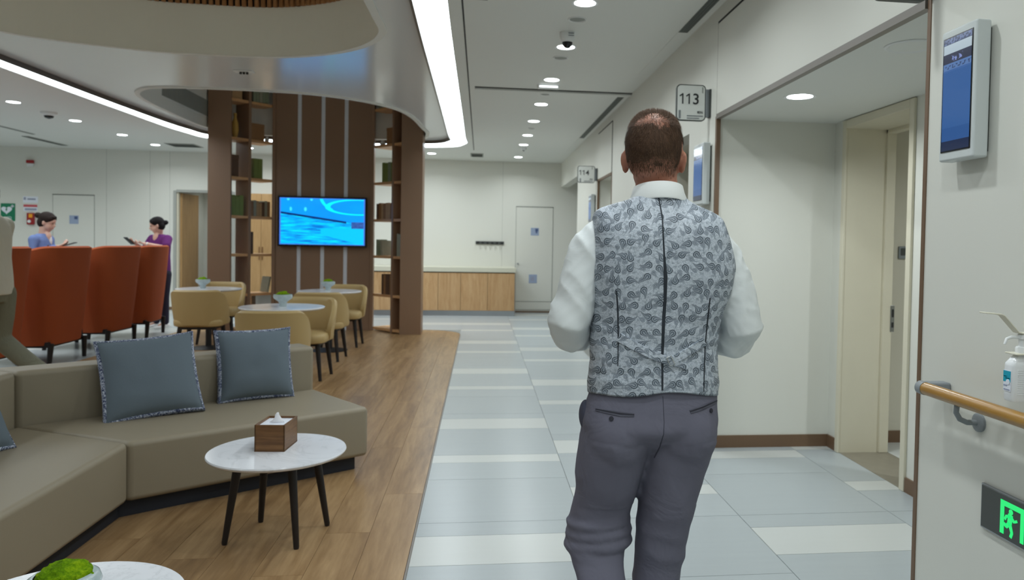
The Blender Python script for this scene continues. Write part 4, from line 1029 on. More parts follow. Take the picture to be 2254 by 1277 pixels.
# ------------------------------------------------------------------ cushions
def cushion(label, bl, br, lean, w_, h_, rotz, th=.085, seed=1, roll=0.0):
    """bl, br: floor-plan ends of the bottom edge on the seat"""
    c = (Vector(bl) + Vector(br)) / 2
    t = thing('cushion', label, 'cushion', (c.x, c.y, ZS), rotz, 'grey-blue scatter cushions')
    t.rotation_euler = (Matrix.Rotation(rotz, 3, 'Z') @ Matrix.Rotation(lean, 3, 'X') @ Matrix.Rotation(roll, 3, 'Y')).to_euler()
    N = 26
    def surf(sgn):
        g = []
        for j in range(N + 1):
            for i in range(N + 1):
                u, v = -1 + 2 * i / N, -1 + 2 * j / N
                pin = 1 - .05 * (1 - u * u) * abs(v) ** 3 - 0
                x = u * w_ / 2 * (1 - .07 * (1 - v * v)); z = v * h_ / 2 * (1 - .07 * (1 - u * u))
                k = max(0, (1 - abs(u) ** 2.6)) ** .55 * max(0, (1 - abs(v) ** 2.6)) ** .55
                wr = .006 * mnoise.noise(Vector((u * 2.2 + seed, v * 2.2, sgn))) * k
                g.append((x, sgn * (th * k * .95 + .014) + wr, z + h_ / 2 + .004))
        return g
    a, b_ = surf(-1), surf(1); n = N + 1
    quads = [(j * n + i, j * n + i + 1, (j + 1) * n + i + 1, (j + 1) * n + i) for j in range(N) for i in range(N)]
    part('front_face', MB().add(a, quads), 'cushion', t, smooth=180)
    part('back_face', MB().add(b_, [q[::-1] for q in quads]), 'cushion', t, smooth=180)
    brd = [i for i in range(n)] + [j * n + N for j in range(1, n)] + [N * n + i for i in range(N - 1, -1, -1)] + [j * n for j in range(N - 1, 0, -1)]
    pts = [((a[i][0] + b_[i][0]) / 2, 0, (a[i][2] + b_[i][2]) / 2) for i in brd]
    mb = MB(); m_ = len(pts); sec = [(-.004, -.020), (.012, -.008), (.016, .015), (.012, .040), (-.004, .050), (-.006, .015)]
    vs = []
    cz = h_ / 2
    for k, p in enumerate(pts):
        o = Vector((p[0], 0, p[2] - cz)).normalized()
        for e, y in sec: vs.append((p[0] + o.x * e, y, p[2] + o.z * e))
    s_ = len(sec)
    fs = [(k * s_ + e, ((k + 1) % m_) * s_ + e, ((k + 1) % m_) * s_ + (e + 1) % s_, k * s_ + (e + 1) % s_) for k in range(m_) for e in range(s_)]
    part('patterned_border', mb.add(vs, fs), 'cushion_trim', t, smooth=180)
    return t
ang = math.atan2((F1 - J).y, (F1 - J).x)
cushion('grey-blue cushion with patterned border, the large middle one on the sofa', (-2.015, 4.33), (-1.595, 4.57), -math.radians(25), .49, .47, math.radians(29), seed=1, roll=-.07)
cushion('grey-blue cushion with patterned border nearest the free sofa end', (-1.585, 4.80), (-1.19, 5.01), -math.radians(14), .44, .44, math.radians(29), seed=5)
cushion('grey-blue cushion cut off by the left picture edge', (-2.30, 3.36), (-2.24, 3.84), -math.radians(26), .49, .48, math.radians(72), seed=9)

# ------------------------------------------------------------------ low tables
def low_table(label, x, y, zt, r, feet):
    t = thing('coffee_table', label, 'table', (x, y, 0), 0, 'round marble coffee tables')
    part('table_top', MB().lathe([(r - .012, zt - .02), (r - .002, zt - .012), (r, zt - .006), (r - .003, zt)], 72), 'marble', t, smooth=40)
    part('under_frame', MB().lathe([(r * .55, zt - .035), (r * .6, zt - .02)], 32), 'black_wood', t)
    for (fx, fy) in feet:
        d = Vector((fx - x, fy - y)); top = d * .74
        part('leg', MB().tube([(top.x, top.y, zt - .022), (d.x, d.y, .012), (d.x, d.y, 0)], [.021, .013, .011], 16), 'black_wood', t, smooth=60)
    return t
low_table('round white marble coffee table carrying the tissue box', -.935, 3.64, .41, .31, ((-1.142, 3.548), (-.809, 3.477), (-1.06, 3.823), (-.728, 3.751)))
low_table('round white marble coffee table cut off by the bottom edge', -1.10, 2.10, .41, .31, ((-1.27, 2.01), (-.95, 1.94), (-1.23, 2.27), (-.92, 2.22)))
t = thing('tissue_box', 'walnut tissue box with a white tissue sticking up', 'tissue box', (-.957, 3.70, .41), math.radians(-4))
wx, wy, hz = .069, .095, .125
part('wall', B(-wx, wx, -wy, -wy + .007, 0, hz), 'walnut', t, .001); part('wall', B(-wx, wx, wy - .007, wy, 0, hz), 'walnut', t, .001)
part('wall', B(-wx, -wx + .007, -wy, wy, 0, hz), 'walnut', t, .001); part('wall', B(wx - .007, wx, -wy, wy, 0, hz), 'walnut', t, .001)
part('bottom', B(-wx, wx, -wy, wy, 0, .008), 'walnut', t)
part('inner_lid', B(-wx + .007, wx - .007, -wy + .007, wy - .007, .09, hz - .010), 'white_paper', t)
def tiss():
    mb = MB(); rs = []
    for z, a, b_, ox in ((0, .034, .012, 0), (.012, .024, .012, .002), (.026, .014, .010, .004), (.04, .008, .007, .003), (.05, .004, .003, .006)):
        rs.append([(ox + a * math.cos(2 * PI * k / 14) * (1 + .25 * math.sin(3 * 2 * PI * k / 14 + z * 60)), b_ * math.sin(2 * PI * k / 14), z + hz - .012) for k in range(14)])
    return mb.rings(rs)
part('tissue', tiss(), 'tissue', t, smooth=180)

def lumpy(r, hz_, seed, n=22):
    rs = []
    for j in range(1, n):
        a = PI / 2 * j / (n - 1); ring = []
        for i in range(36):
            th = 2 * PI * i / 36
            d = Vector((math.cos(th) * math.cos(a), math.sin(th) * math.cos(a), math.sin(a)))
            k = 1 + .18 * mnoise.noise(d * 2.2 + Vector((seed, 0, 0))) + .10 * mnoise.noise(d * 6 + Vector((0, seed, 0))) + .05 * mnoise.noise(d * 16 + Vector((0, seed, 3)))
            ring.append((d.x * r * k, d.y * r * k, d.z * hz_ * k))
        rs.append(ring)
    return MB().rings(rs)
def bowl(label, x, y, z, R, H, footed, seed):
    t = thing('moss_bowl', label, 'planter', (x, y, z), 0, 'moss bowls')
    if footed: prof = [(R * .36, 0), (R * .40, .006), (R * .36, H * .22), (R * .5, H * .42), (R * .92, H * .66), (R * 1.0, H * .84), (R * .92, H), (R * .84, H), (R * .85, H * .84), (R * .6, H * .62)]
    else: prof = [(R * .55, 0), (R * .62, .004), (R * .92, H * .35), (R * 1.0, H * .62), (R * .94, H * .86), (R * .80, H), (R * .74, H * .98), (R * .82, H * .84), (R * .84, H * .6), (R * .5, H * .45)]
    mb = MB(); seg = 40
    mb.rings([[(r_ * (1 + (.07 * math.cos(4 * 2 * PI * i / seg) if footed and r_ > R * .5 else 0)) * math.cos(2 * PI * i / seg), r_ * (1 + (.07 * math.cos(4 * 2 * PI * i / seg) if footed and r_ > R * .5 else 0)) * math.sin(2 * PI * i / seg), z_) for i in range(seg)] for r_, z_ in prof])
    part('bowl', mb, 'ceramic', t, smooth=60)
    part('moss', lumpy(R * .78, H * (.42 if footed else .62), seed).xf(Matrix.Translation((0, 0, H * .82))), 'moss', t, smooth=180)
    return t
bowl('round glass bowl of green moss on the cut-off coffee table', -1.118, 2.17, .41, .092, .068, False, 3.3)

# ------------------------------------------------------------------ cafe tables and chairs
ZTB = .76
def cafe_table(label, x, y):
    t = thing('cafe_table', label, 'table', (x, y, 0), 0, 'round cafe tables')
    part('table_top', MB().lathe([(.365, ZTB - .024), (.385, ZTB - .014), (.388, ZTB - .006), (.384, ZTB)], 64), 'marble', t, smooth=40)
    part('column', MB().lathe([(.035, .015), (.035, ZTB - .03), (.14, ZTB - .024)], 20), 'black', t, smooth=40)
    part('base', MB().lathe([(.22, 0), (.225, .006), (.20, .014), (.05, .03)], 40), 'black', t, smooth=40)
    return t
cafe_table('round white cafe table nearest the sofa', -1.87, 7.40)
cafe_table('round white cafe table in front of the television', -1.89, 9.78)
cafe_table('round white cafe table beside the left bookcase post', -3.42, 9.98)
bowl('footed grey bowl of moss on the cafe table nearest the sofa', -1.87, 7.42, ZTB, .085, .115, True, 1.1)
bowl('footed grey bowl of moss on the table in front of the television', -1.93, 9.85, ZTB, .085, .115, True, 5.2)
bowl('footed grey bowl of moss on the table beside the left bookcase post', -3.50, 10.0, ZTB, .085, .115, True, 8.1)

def shell(wt, wb, dep, z0, zt, th, n=4.0, sweep=1.0, drop=.30, flare=0.0, NA=40, NZ=14, rtop=.03):
    """wrap-around chair back: open towards +y; wt/wb half widths at top/bottom"""
    def plan(a, w_, d_):
        ca, sa = math.cos(a), math.sin(a)
        return (w_ * math.copysign(abs(ca) ** (2 / n), ca), d_ * math.copysign(abs(sa) ** (2 / n), sa))
    out, inn = [], []
    a0, a1 = -PI / 2 - sweep, -PI / 2 + sweep
    for j in range(NZ + 1):
        s = j / NZ
        ro, ri = [], []
        for i in range(NA + 1):
            a = a0 + (a1 - a0) * i / NA
            e = abs(2 * i / NA - 1)
            ztop = zt - drop * max(0, (e - .40) / .60) ** 2.4
            z = z0 + (ztop - z0) * s
            w_ = wb + (wt - wb) * (z - z0) / (zt - z0); d_ = dep * (.93 + .07 * s) + flare * s
            x, y = plan(a, w_, d_); k = 1 - .04 * (1 - s) ** 3
            ro.append((x * k, y * k, z))
            xi, yi = plan(a, w_ - th, d_ - th); ri.append((xi, yi, z))
        out.append(ro); inn.append(ri)
    mb = MB(); n_ = NA + 1; vs = []; fs = []
    rows = out + inn[::-1]
    # round the top edge
    top_o, top_i = out[-1], inn[-1]
    mid = [((a[0] + b_[0]) / 2, (a[1] + b_[1]) / 2, a[2] + rtop * .6) for a, b_ in zip(top_o, top_i)]
    rows = out + [mid] + inn[::-1]
    for r in rows: vs += r
    R = len(rows)
    for j in range(R - 1):
        for i in range(NA): fs.append((j * n_ + i, j * n_ + i + 1, (j + 1) * n_ + i + 1, (j + 1) * n_ + i))
    for i in range(NA): fs.append(((R - 1) * n_ + i, (R - 1) * n_ + i + 1, i + 1, i))
    fs.append(tuple(j * n_ for j in range(R))); fs.append(tuple(j * n_ + NA for j in range(R - 1, -1, -1)))
    return mb.add(vs, fs)
def make_tub():
    t = thing('tub_chair', 'x', 'chair', (0, 0, 0), 0, 'tan tub chairs at the cafe tables')
    part('backrest', shell(.315, .285, .28, .40, .785, .05, 2.5, 1.75, .30, .02), 'tub_leather', t, smooth=50)
    part('seat', MB().rings([[(x * k, y * k + .03, z) for x, y in rrect(-.265, .265, -.26, .27, .12, 6)] for k, z in ((.9, .375), (.98, .385), (1, .41), (1, .44), (.96, .462), (.86, .472))]), 'tub_leather', t, smooth=50)
    part('under_frame', B(-.2, .2, -.19, .2, .345, .378), 'black_wood', t, .004)
    for sx in (-1, 1):
        for sy in (-1, 1): part('leg', MB().tube([(sx * .185, sy * .17 + .01, .36), (sx * .225, sy * .205 + .01, 0)], [.026, .016], 12), 'black_wood', t, smooth=60)
    return t
tub = make_tub()
SPOTS = [((-1.76, 6.72), 4, 'tan tub chair right behind the sofa with its back to the camera'),
         ((-1.77, 7.86), 176, 'tan tub chair facing the camera across the cafe table nearest the sofa'),
         ((-1.83, 9.05), -3, 'tan tub chair with its back to the camera at the table before the television'),
         ((-1.81, 10.24), 178, 'tan tub chair facing the camera under the television'),
         ((-3.24, 9.22), 3, 'tan tub chair with its back to the camera beside the orange chairs'),
         ((-3.46, 10.52), 182, 'tan tub chair facing the camera beside the left bookcase post')]
for k, ((x, y), a, lab) in enumerate(SPOTS):
    o = tub if k == 0 else copy_tree(tub)
    o.location = (x, y, 0); o.rotation_euler.z = math.radians(a); o['label'] = lab
# ------------------------------------------------------------------ orange high-back chairs
def make_wing():
    t = thing('wing_chair', 'x', 'chair', (0, 0, 0), 0, 'orange high-back chairs in a row')
    part('backrest', shell(.545, .44, .34, .22, 1.265, .06, 3.6, 1.55, .07, .05, rtop=.03), 'orange_fabric', t, smooth=50)
    part('seat', MB().rings([[(x * k, y * k + .12, z) for x, y in rrect(-.40, .40, -.36, .36, .1, 6)] for k, z in ((.94, .26), (1, .28), (1, .42), (.97, .45), (.88, .462))]), 'orange_fabric', t, smooth=50)
    part('under_frame', B(-.37, .37, -.27, .42, .195, .255), 'black_wood', t, .004)
    for sx in (-1, 1):
        for sy in (-.29, .42): part('leg', MB().tube([(sx * .35, sy, .24), (sx * .37, sy + .01, 0)], [.03, .022], 12), 'black_wood', t, smooth=60)
    return t
wing = make_wing()
WSP = [((-4.84, 7.74), 90, 'orange high-back chair half hidden by the walking man on the left'), ((-4.84, 8.93), 91, 'orange high-back chair, second from the left picture edge'),
       ((-4.82, 10.14), 90, 'orange high-back chair, second from the right in the row'), ((-4.86, 11.22), 96, 'orange high-back chair at the right end under the woman in purple')]
for k, ((x, y), a, lab) in enumerate(WSP):
    o = wing if k == 0 else copy_tree(wing)
    o.location = (x, y, 0); o.rotation_euler.z = math.radians(a); o['label'] = lab
# ------------------------------------------------------------------ people
def hand(mb, wrist, dirv, palmn, s=1.0, curl=.5):
    """palm and five bent fingers grown from the wrist; dirv along the hand, palmn out of the palm"""
    d = Vector(dirv).normalized(); n_ = Vector(palmn); n_ = (n_ - d * n_.dot(d)).normalized(); side = d.cross(n_)
    w0 = Vector(wrist)
    for k in (-.022, -.008, .008, .022): mb.capsule([w0 + side * k * s * .7, w0 + d * .085 * s + side * k * s], [.013 * s, .0115 * s], 8)
    for k, ln in ((-.031, .062), (-.011, .078), (.010, .074), (.030, .058)):
        b_ = w0 + d * .088 * s + side * k * s; ln *= s
        p1 = b_ + d * ln * .42 + n_ * ln * .12 * curl; p2 = p1 + (d * math.cos(curl) + n_ * math.sin(curl)) * ln * .33; p3 = p2 + (d * math.cos(2 * curl) + n_ * math.sin(2 * curl)) * ln * .27
        mb.capsule([b_ - d * .012 * s, p1, p2, p3], [.0095 * s, .0088 * s, .008 * s, .007 * s], 8)
    b_ = w0 + d * .03 * s - side * .026 * s
    p1 = b_ + (d * .7 - side * .6 + n_ * .4) * .036 * s; p2 = p1 + (d * .85 - side * .1 + n_ * .5) * .03 * s
    mb.capsule([b_, p1, p2], [.0125 * s, .0105 * s, .0085 * s], 8)
def ring_xy(z, xc, yc, a, b_, n=2.4, seg=40):
    out = []
    for i in range(seg):
        t = 2 * PI * i / seg; c, s = math.cos(t), math.sin(t)
        out.append((xc + a * math.copysign(abs(c) ** (2 / n), c), yc + b_ * math.copysign(abs(s) ** (2 / n), s), z))
    return out
def head(mb, c, yaw, pitch, s=1.0, ears=True):
    """head with brow, nose, jaw, lips and ears; faces +y before yaw"""
    R = Matrix.Rotation(yaw, 3, 'Z') @ Matrix.Rotation(pitch, 3, 'X'); c = Vector(c)
    P = lambda x, y, z: c + R @ Vector((x * s, y * s, z * s))
    mb.ellipsoid(P(0, -.006, .022), (.079 * s, .098 * s, .088 * s), 24, R)
    mb.ellipsoid(P(0, -.028, -.012), (.071 * s, .066 * s, .075 * s), 20, R)
    mb.ellipsoid(P(0, .03, -.045), (.061 * s, .062 * s, .072 * s), 20, R)
    mb.ellipsoid(P(0, .05, -.09), (.036 * s, .035 * s, .03 * s), 16, R)
    mb.ellipsoid(P(0, .066, .02), (.055 * s, .024 * s, .018 * s), 16, R)
    mb.capsule([P(0, .086, .004), P(0, .104, -.03)], [.009 * s, .014 * s], 10)
    mb.ellipsoid(P(0, .088, -.062), (.024 * s, .01 * s, .009 * s), 12, R)
    if ears:
        for sd in (-1, 1):
            Re = R @ Matrix.Rotation(sd * .42, 3, 'Z')
            mb.ellipsoid(P(sd * .077, -.002, -.026), (.0085 * s, .019 * s, .031 * s), 16, Re)
            mb.ellipsoid(P(sd * .083, -.008, -.016), (.0065 * s, .015 * s, .022 * s), 14, Re)
    return P, R
def shoe(name, parent, ankle, yaw, toe_down, mat, s=1.0):
    rs = []
    for y, w_, h_ in ((-.085, .026, .045), (-.07, .034, .065), (-.02, .036, .075), (.05, .040, .058), (.11, .044, .045), (.16, .036, .036), (.185, .018, .026)):
        rs.append([(w_ * s * math.copysign(abs(math.cos(2 * PI * i / 16)) ** .7, math.cos(2 * PI * i / 16)), y * s, (h_ / 2 + h_ / 2 * math.copysign(abs(math.sin(2 * PI * i / 16)) ** .7, math.sin(2 * PI * i / 16))) * s) for i in range(16)])
    mb = MB().rings(rs)
    mb.xf(Matrix.Translation(ankle) @ Matrix.Rotation(yaw, 4, 'Z') @ Matrix.Rotation(toe_down, 4, 'X'))
    return part(name, mb, mat, parent, smooth=50)

# ---- the man walking away
MX, MY = .505, 2.10
man = thing('person', 'man walking away in grey paisley waistcoat, white shirt and grey trousers', 'person', (MX, MY, 0))
mb = MB()
HC = (-.012, .035, 1.668)
HP, HR = head(mb, HC, math.radians(-17), 0.03, 1.06)
mb.capsule([(-.0, .02, 1.46), (-.002, .022, 1.53), (-.008, .03, 1.63)], [.07, .063, .060])
mb.ellipsoid((0, 0, 1.34), (.14, .08, .14)); mb.ellipsoid((0, 0, 1.12), (.14, .085, .16)); mb.ellipsoid((-.015, 0, .92), (.15, .09, .12))
LA = [(-.140, .02, 1.425), (-.212, .008, 1.31), (-.258, -.008, 1.17), (-.20, .14, 1.135), (-.135, .265, 1.13)]
RA = [(.140, .02, 1.415), (.205, .008, 1.295), (.250, -.008, 1.15), (.20, .14, 1.125), (.125, .265, 1.13)]
for A in (LA, RA): mb.capsule(A, [.040, .036, .028, .028, .024])
hand(mb, (-.125, .275, 1.13), (.75, .6, .1), (.3, -.5, -.7), 1.0, .6); hand(mb, (.115, .275, 1.13), (-.75, .6, .15), (-.3, -.5, -.7), 1.0, .6)
LEGL = [(-.115, 0, .88), (-.15, .05, .53), (-.148, -.24, .20)]; LEGR = [(.06, 0, .88), (.03, .02, .50), (.0, .06, .09)]
for A in (LEGL, LEGR): mb.capsule(A, [.085, .055, .036])
mb.capsule([(-.148, -.25, .18), (-.148, -.16, .05)], [.03, .025]); mb.capsule([(0, .05, .06), (0, .17, .04)], [.03, .025])
bodym = fuse(mb, .0055, 8, .5, 'body')
bo = link('body', bodym, 'skin', man)
# eyes and brows
for sd in (-1, 1):
    e = MB().ellipsoid(HP(sd * .03, .083, .0), (.011, .007, .007), 12); part('eye', e, 'white_gloss', bo, smooth=180)
    part('eyebrow', MB().capsule([HP(sd * .014, .09, .022), HP(sd * .048, .078, .024)], [.004, .003], 8), 'hair_brown', bo, smooth=180)

# trousers
TL = [(.90, -.112, .098, .112, 0), (.82, -.122, .100, .108, .0), (.76, -.131, .096, .102, .01), (.707, -.136, .091, .098, .02), (.66, -.142, .089, .092, .035), (.62, -.148, .088, .09, .045), (.585, -.152, .086, .088, .05), (.565, -.155, .082, .085, .045),
      (.545, -.160, .080, .084, .035), (.528, -.164, .077, .083, .022), (.51, -.160, .070, .078, .005), (.489, -.160, .069, .075, -.018), (.433, -.153, .066, .072, -.075), (.36, -.150, .061, .066, -.14), (.28, -.148, .058, .062, -.20), (.20, -.148, .057, .06, -.265), (.155, -.148, .056, .058, -.295)]
TR = [(.90, .074, .095, .112, 0), (.82, .064, .096, .108, 0), (.76, .054, .092, .102, .005), (.707, .049, .088, .098, .01), (.62, .038, .079, .09, .018), (.565, .033, .073, .084, .022), (.528, .030, .070, .08, .024), (.489, .025, .069, .076, .026), (.433, .020, .067, .073, .03), (.30, .010, .063, .07, .045), (.15, .0, .061, .07, .058), (.05, -.002, .062, .074, .06)]
mb = MB()
for K in (TL, TR):
    rows = catmull([list(r) for r in K], 60)
    mb.rings([ring_xy(r[0], r[1], r[4], r[2], r[3], 2.3) for r in rows])
PV = [(1.02, -.010, .180, .112, 0), (.985, -.010, .184, .116, 0), (.94, -.018, .191, .124, -.004), (.89, -.022, .192, .131, -.008), (.86, -.024, .170, .110, -.004), (.83, -.026, .11, .07, 0), (.81, -.026, .06, .04, 0)]
mb.rings([ring_xy(r[0], r[1], r[4], r[2], r[3], 2.5) for r in catmull([list(r) for r in PV], 24)])
mb.ellipsoid((-.116, -.035, .872), (.094, .100, .110)); mb.ellipsoid((.074, -.035, .876), (.092, .100, .110))
# knee folds of the bent leg and the pocket bulge
for zz, e in ((.602, .006), (.572, .010), (.542, .012)):
    pts = [(-.155 + (.084 + e * .2) * math.cos(a), .035 + .086 * math.sin(a), zz + .012 * math.cos(a + 1)) for a in [2 * PI * k / 20 for k in range(20)]]
    mb.tube(pts + [pts[0]], .010 + e * .35, 8)
trm = fuse(mb, .006, 9, .5, 'trousers')
def ruffle(me, fn):
    d = [(v.co.copy(), v.normal.copy()) for v in me.vertices]
    me.vertices.foreach_set('co', [c for p, n_ in d for c in (p + n_ * fn(p))]); me.update()
def tr_fold(p):                                            # soft cloth folds
    return ( mnoise.noise(Vector((p.x * 8, p.y * 8, p.z * 5))) * .006 + (.007 * (.35 - abs(mnoise.noise(Vector((p.x * 6 - p.z * 5, p.y * 5, p.z * 7 + p.x * 6))))) if p.z < .86 else 0) + mnoise.noise(Vector((p.x * 5 + p.z * 14, p.y * 6, p.z * 16))) * (.0045 if p.z < .66 else .0015))
ruffle(trm, tr_fold)
tro = link('trousers', trm, 'trousers', man)

# shirt: sleeves and yoke
mb = MB()
SL = lambda A, r: mb.capsule(A, r, 20)
SL([(-.156, .02, 1.425), (-.188, .018, 1.385), (-.220, .008, 1.30), (-.260, -.008, 1.175), (-.250, .03, 1.150), (-.205, .14, 1.135), (-.15, .245, 1.13)], [.058, .066, .064, .058, .060, .053, .040])
SL([(.150, .02, 1.412), (.180, .018, 1.375), (.210, .008, 1.30), (.252, -.008, 1.16), (.245, .03, 1.135), (.20, .14, 1.125), (.14, .245, 1.13)], [.058, .068, .066, .059, .061, .053, .040])
mb.rings([ring_xy(z, xc, yc, a, b_, 2.4) for z, xc, yc, a, b_ in ((.96, -.01, 0, .172, .108), (1.1, -.01, 0, .172, .108), (1.3, .0, 0, .178, .112), (1.42, -.002, 0, .176, .098), (1.475, -.003, .005, .158, .078), (1.51, -.003, .015, .10, .062), (1.535, -.002, .02, .07, .062))])
shm = fuse(mb, .0055, 5, .5, 'shirt')
ruffle(shm, lambda p: mnoise.noise(Vector((p.x * 10, p.y * 10, p.z * 9))) * .006 + .009 * (.3 - abs(mnoise.noise(Vector((p.x * 11 + p.z * 7, p.y * 8, p.z * 12 - abs(p.x) * 14))))) + .004 * (.3 - abs(mnoise.noise(Vector((p.x * 20 - p.z * 9, p.y * 16, p.z * 26 + abs(p.x) * 20))))))
link('shirt', shm, 'shirt', man)
cmb = MB(); rs = []
def tilt(r, z, dz=.03, wob=0.0, seg=44, sx=1.0):
    return [(-.001 + r * sx * math.cos(2 * PI * i / seg), .022 + r * 1.02 * math.sin(2 * PI * i / seg), z - dz * (.5 + .5 * math.sin(2 * PI * i / seg)) + 0) for i in range(seg)]
cmb.rings([tilt(.0665, 1.540), tilt(.0675, 1.572), tilt(.0690, 1.583), tilt(.0715, 1.582), tilt(.0765, 1.563), tilt(.089, 1.540, .05), tilt(.0875, 1.535, .05), tilt(.072, 1.545)], False, False)
part('shirt_collar', cmb, 'collar', man, smooth=70)

# waistcoat
VK = [(.972, -.196, .177, .124, 0), (1.017, -.197, .180, .124, 0), (1.06, -.194, .175, .122, 0), (1.105, -.191, .171, .121, 0), (1.157, -.190, .176, .121, 0), (1.225, -.190, .190, .123, 0), (1.27, -.191, .204, .126, 0),
      (1.335, -.192, .214, .128, 0), (1.377, -.192, .208, .127, 0), (1.43, -.192, .194, .120, 0), (1.465, -.191, .183, .107, .002), (1.487, -.189, .172, .096, .006), (1.505, -.180, .150, .086, .010), (1.522, -.146, .118, .080, .014), (1.537, -.104, .092, .077, .018), (1.550, -.078, .076, .076, .021)]
rows = catmull([list(r) for r in VK], 90)
SEGV = 120; rs = []
for z, l_, r_, b_, yc in rows:
    ring = ring_xy(z, (l_ + r_) / 2, yc, (r_ - l_) / 2, b_, (2.5 + .7 * max(0, min(1, (z - 1.2) / .12))) - 1.2 * max(0, min(1, (z - 1.475) / .05)), SEGV)
    out = []
    for (x, y, zz) in ring:
        d = Vector((x, y - yc, 0)).normalized()
        k = .004 * mnoise.noise(Vector((x * 7, y * 7, zz * 11))) + .003 * mnoise.noise(Vector((x * 5 + 3, y * 5, zz * 34 + x * 9))) * (1 if zz < 1.2 else .4)
        k -= .004 * math.exp(-(x + .008) ** 2 / .0006) * (1 if y < 0 else 0)
        zq = zz + (.006 * math.sin(x * 24 + 1) if zz < .99 else 0) * max(0, (.99 - zz) / .018)
        zq += (.006 + .019 * max(0, -y / .124)) * max(0, (1.06 - zz) / .088)
        zq -= max(0, (zz - 1.485) / .065) * .20 * (y + .055)
        out.append((x + d.x * k, y + d.y * k, zq))
    rs.append(out)
hem = [(x * .985, y * .985, z + .004) for x, y, z in rs[0]]
vmb = MB().rings([hem] + rs, False, False)
vme = vmb.mesh('waistcoat', 180)
uv = vme.uv_layers.new(name='UVMap')
for lp in vme.loops:
    co = vme.vertices[lp.vertex_index].co
    a = math.atan2(co.x + .005, -(co.y)) 
    uv.data[lp.index].uv = (a * .2 if abs(a) > 1.9 else co.x + math.copysign(max(0, abs(co.x) - .1) ** 2 * 2.2, co.x), co.z)
ve = link('waistcoat', vme, 'paisley', man)
so = ve.modifiers.new('thick', 'SOLIDIFY'); so.thickness = .0025; so.offset = -1

def hit_on(bvh, x, y, off=.001):
    d = pix_ray(x, y); o = CAM - Vector((MX, MY, 0))
    loc, nrm, idx, dist = bvh.ray_cast(o, d)
    if loc is None: return None
    if nrm.dot(d) > 0: nrm = -nrm
    return loc + nrm * off, nrm
def bvh_of(me): return BVHTree.FromPolygons([v.co.copy() for v in me.vertices], [tuple(p.vertices) for p in me.polygons])
VB, TBV = bvh_of(vme), bvh_of(trm)
def ribbon(bvh, pts, wpx, off, name, mat, parent, step=6.0, th=.0):
    """cloth band laid on the garment through marked points"""
    P = []
    for (a, b_) in zip(pts[:-1], pts[1:]):
        n = max(2, int(math.hypot(b_[0] - a[0], b_[1] - a[1]) / step))
        for k in range(n): P.append((a[0] + (b_[0] - a[0]) * k / n, a[1] + (b_[1] - a[1]) * k / n, (a[2] if len(a) > 2 else wpx) + ((b_[2] if len(b_) > 2 else wpx) - (a[2] if len(a) > 2 else wpx)) * k / n))
    P.append((pts[-1][0], pts[-1][1], pts[-1][2] if len(pts[-1]) > 2 else wpx))
    rows = []
    for i, (x, y, w_) in enumerate(P):
        q, r = P[max(i - 1, 0)], P[min(i + 1, len(P) - 1)]
        dx, dy = r[0] - q[0], r[1] - q[1]; L_ = math.hypot(dx, dy) or 1; nx, ny = -dy / L_, dx / L_
        h = hit_on(bvh, x, y, 0)
        if h is None: continue
        sc = (h[0] - (CAM - Vector((MX, MY, 0)))).length / F_PX
        ax = (RIGHT * nx + DOWN * ny); ax = (ax - h[1] * ax.dot(h[1])).normalized()
        c = h[0]; hw = w_ / 2 * sc
        rows.append([c - ax * hw + h[1] * off * .2, c - ax * hw * .85 + h[1] * off, c + ax * hw * .85 + h[1] * off, c + ax * hw + h[1] * off * .2, c + ax * hw - h[1] * .002, c - ax * hw - h[1] * .002])
    if len(rows) < 2: return None
    return part(name, MB().rings(rows), mat, parent, smooth=60)
plain('seam_dark', (40, 46, 54), 0.8)
ribbon(VB, [(1450, 436, 3), (1458, 480, 3), (1462, 560, 4), (1465, 610, 9), (1464, 660, 7), (1461, 700, 8), (1458, 780, 6), (1458, 866, 4)], 5, .0012, 'back_seam', 'seam_dark', ve)
ribbon(VB, [(1357, 640, 3), (1360, 680, 4), (1361, 745, 3), (1360, 806, 2)], 3, .001, 'dart_seam', 'seam_dark', ve)
ribbon(VB, [(1563, 656, 3), (1558, 700, 4), (1552, 760, 3), (1550, 820, 3), (1549, 862, 2)], 3, .001, 'dart_seam', 'seam_dark', ve)
def strap(pts, nm):
    r = ribbon(VB, pts, 20, .005, nm, 'paisley', ve)
    if r:
        u = r.data.uv_layers.new(name='UVMap')
        for lp in r.data.loops:
            co = r.data.vertices[lp.vertex_index].co; u.data[lp.index].uv = (co.x + .5, co.z + .33)
    return r
strap([(1362, 742, 22), (1400, 764, 20), (1440, 784, 19), (1476, 797, 17)], 'cinch_strap')
strap([(1470, 800, 16), (1500, 783, 19), (1525, 768, 19), (1550, 752, 21)], 'cinch_strap')
strap([(1484, 799, 14), (1500, 805, 12), (1512, 810, 9)], 'strap_end')
bk = [hit_on(VB, x, y, .0085)[0] for x, y in ((1466, 787), (1476, 784), (1484, 801), (1474, 804))]
part('buckle', MB().tube(bk + [bk[0], bk[1]], .0012, 8), 'chrome', ve, smooth=60)
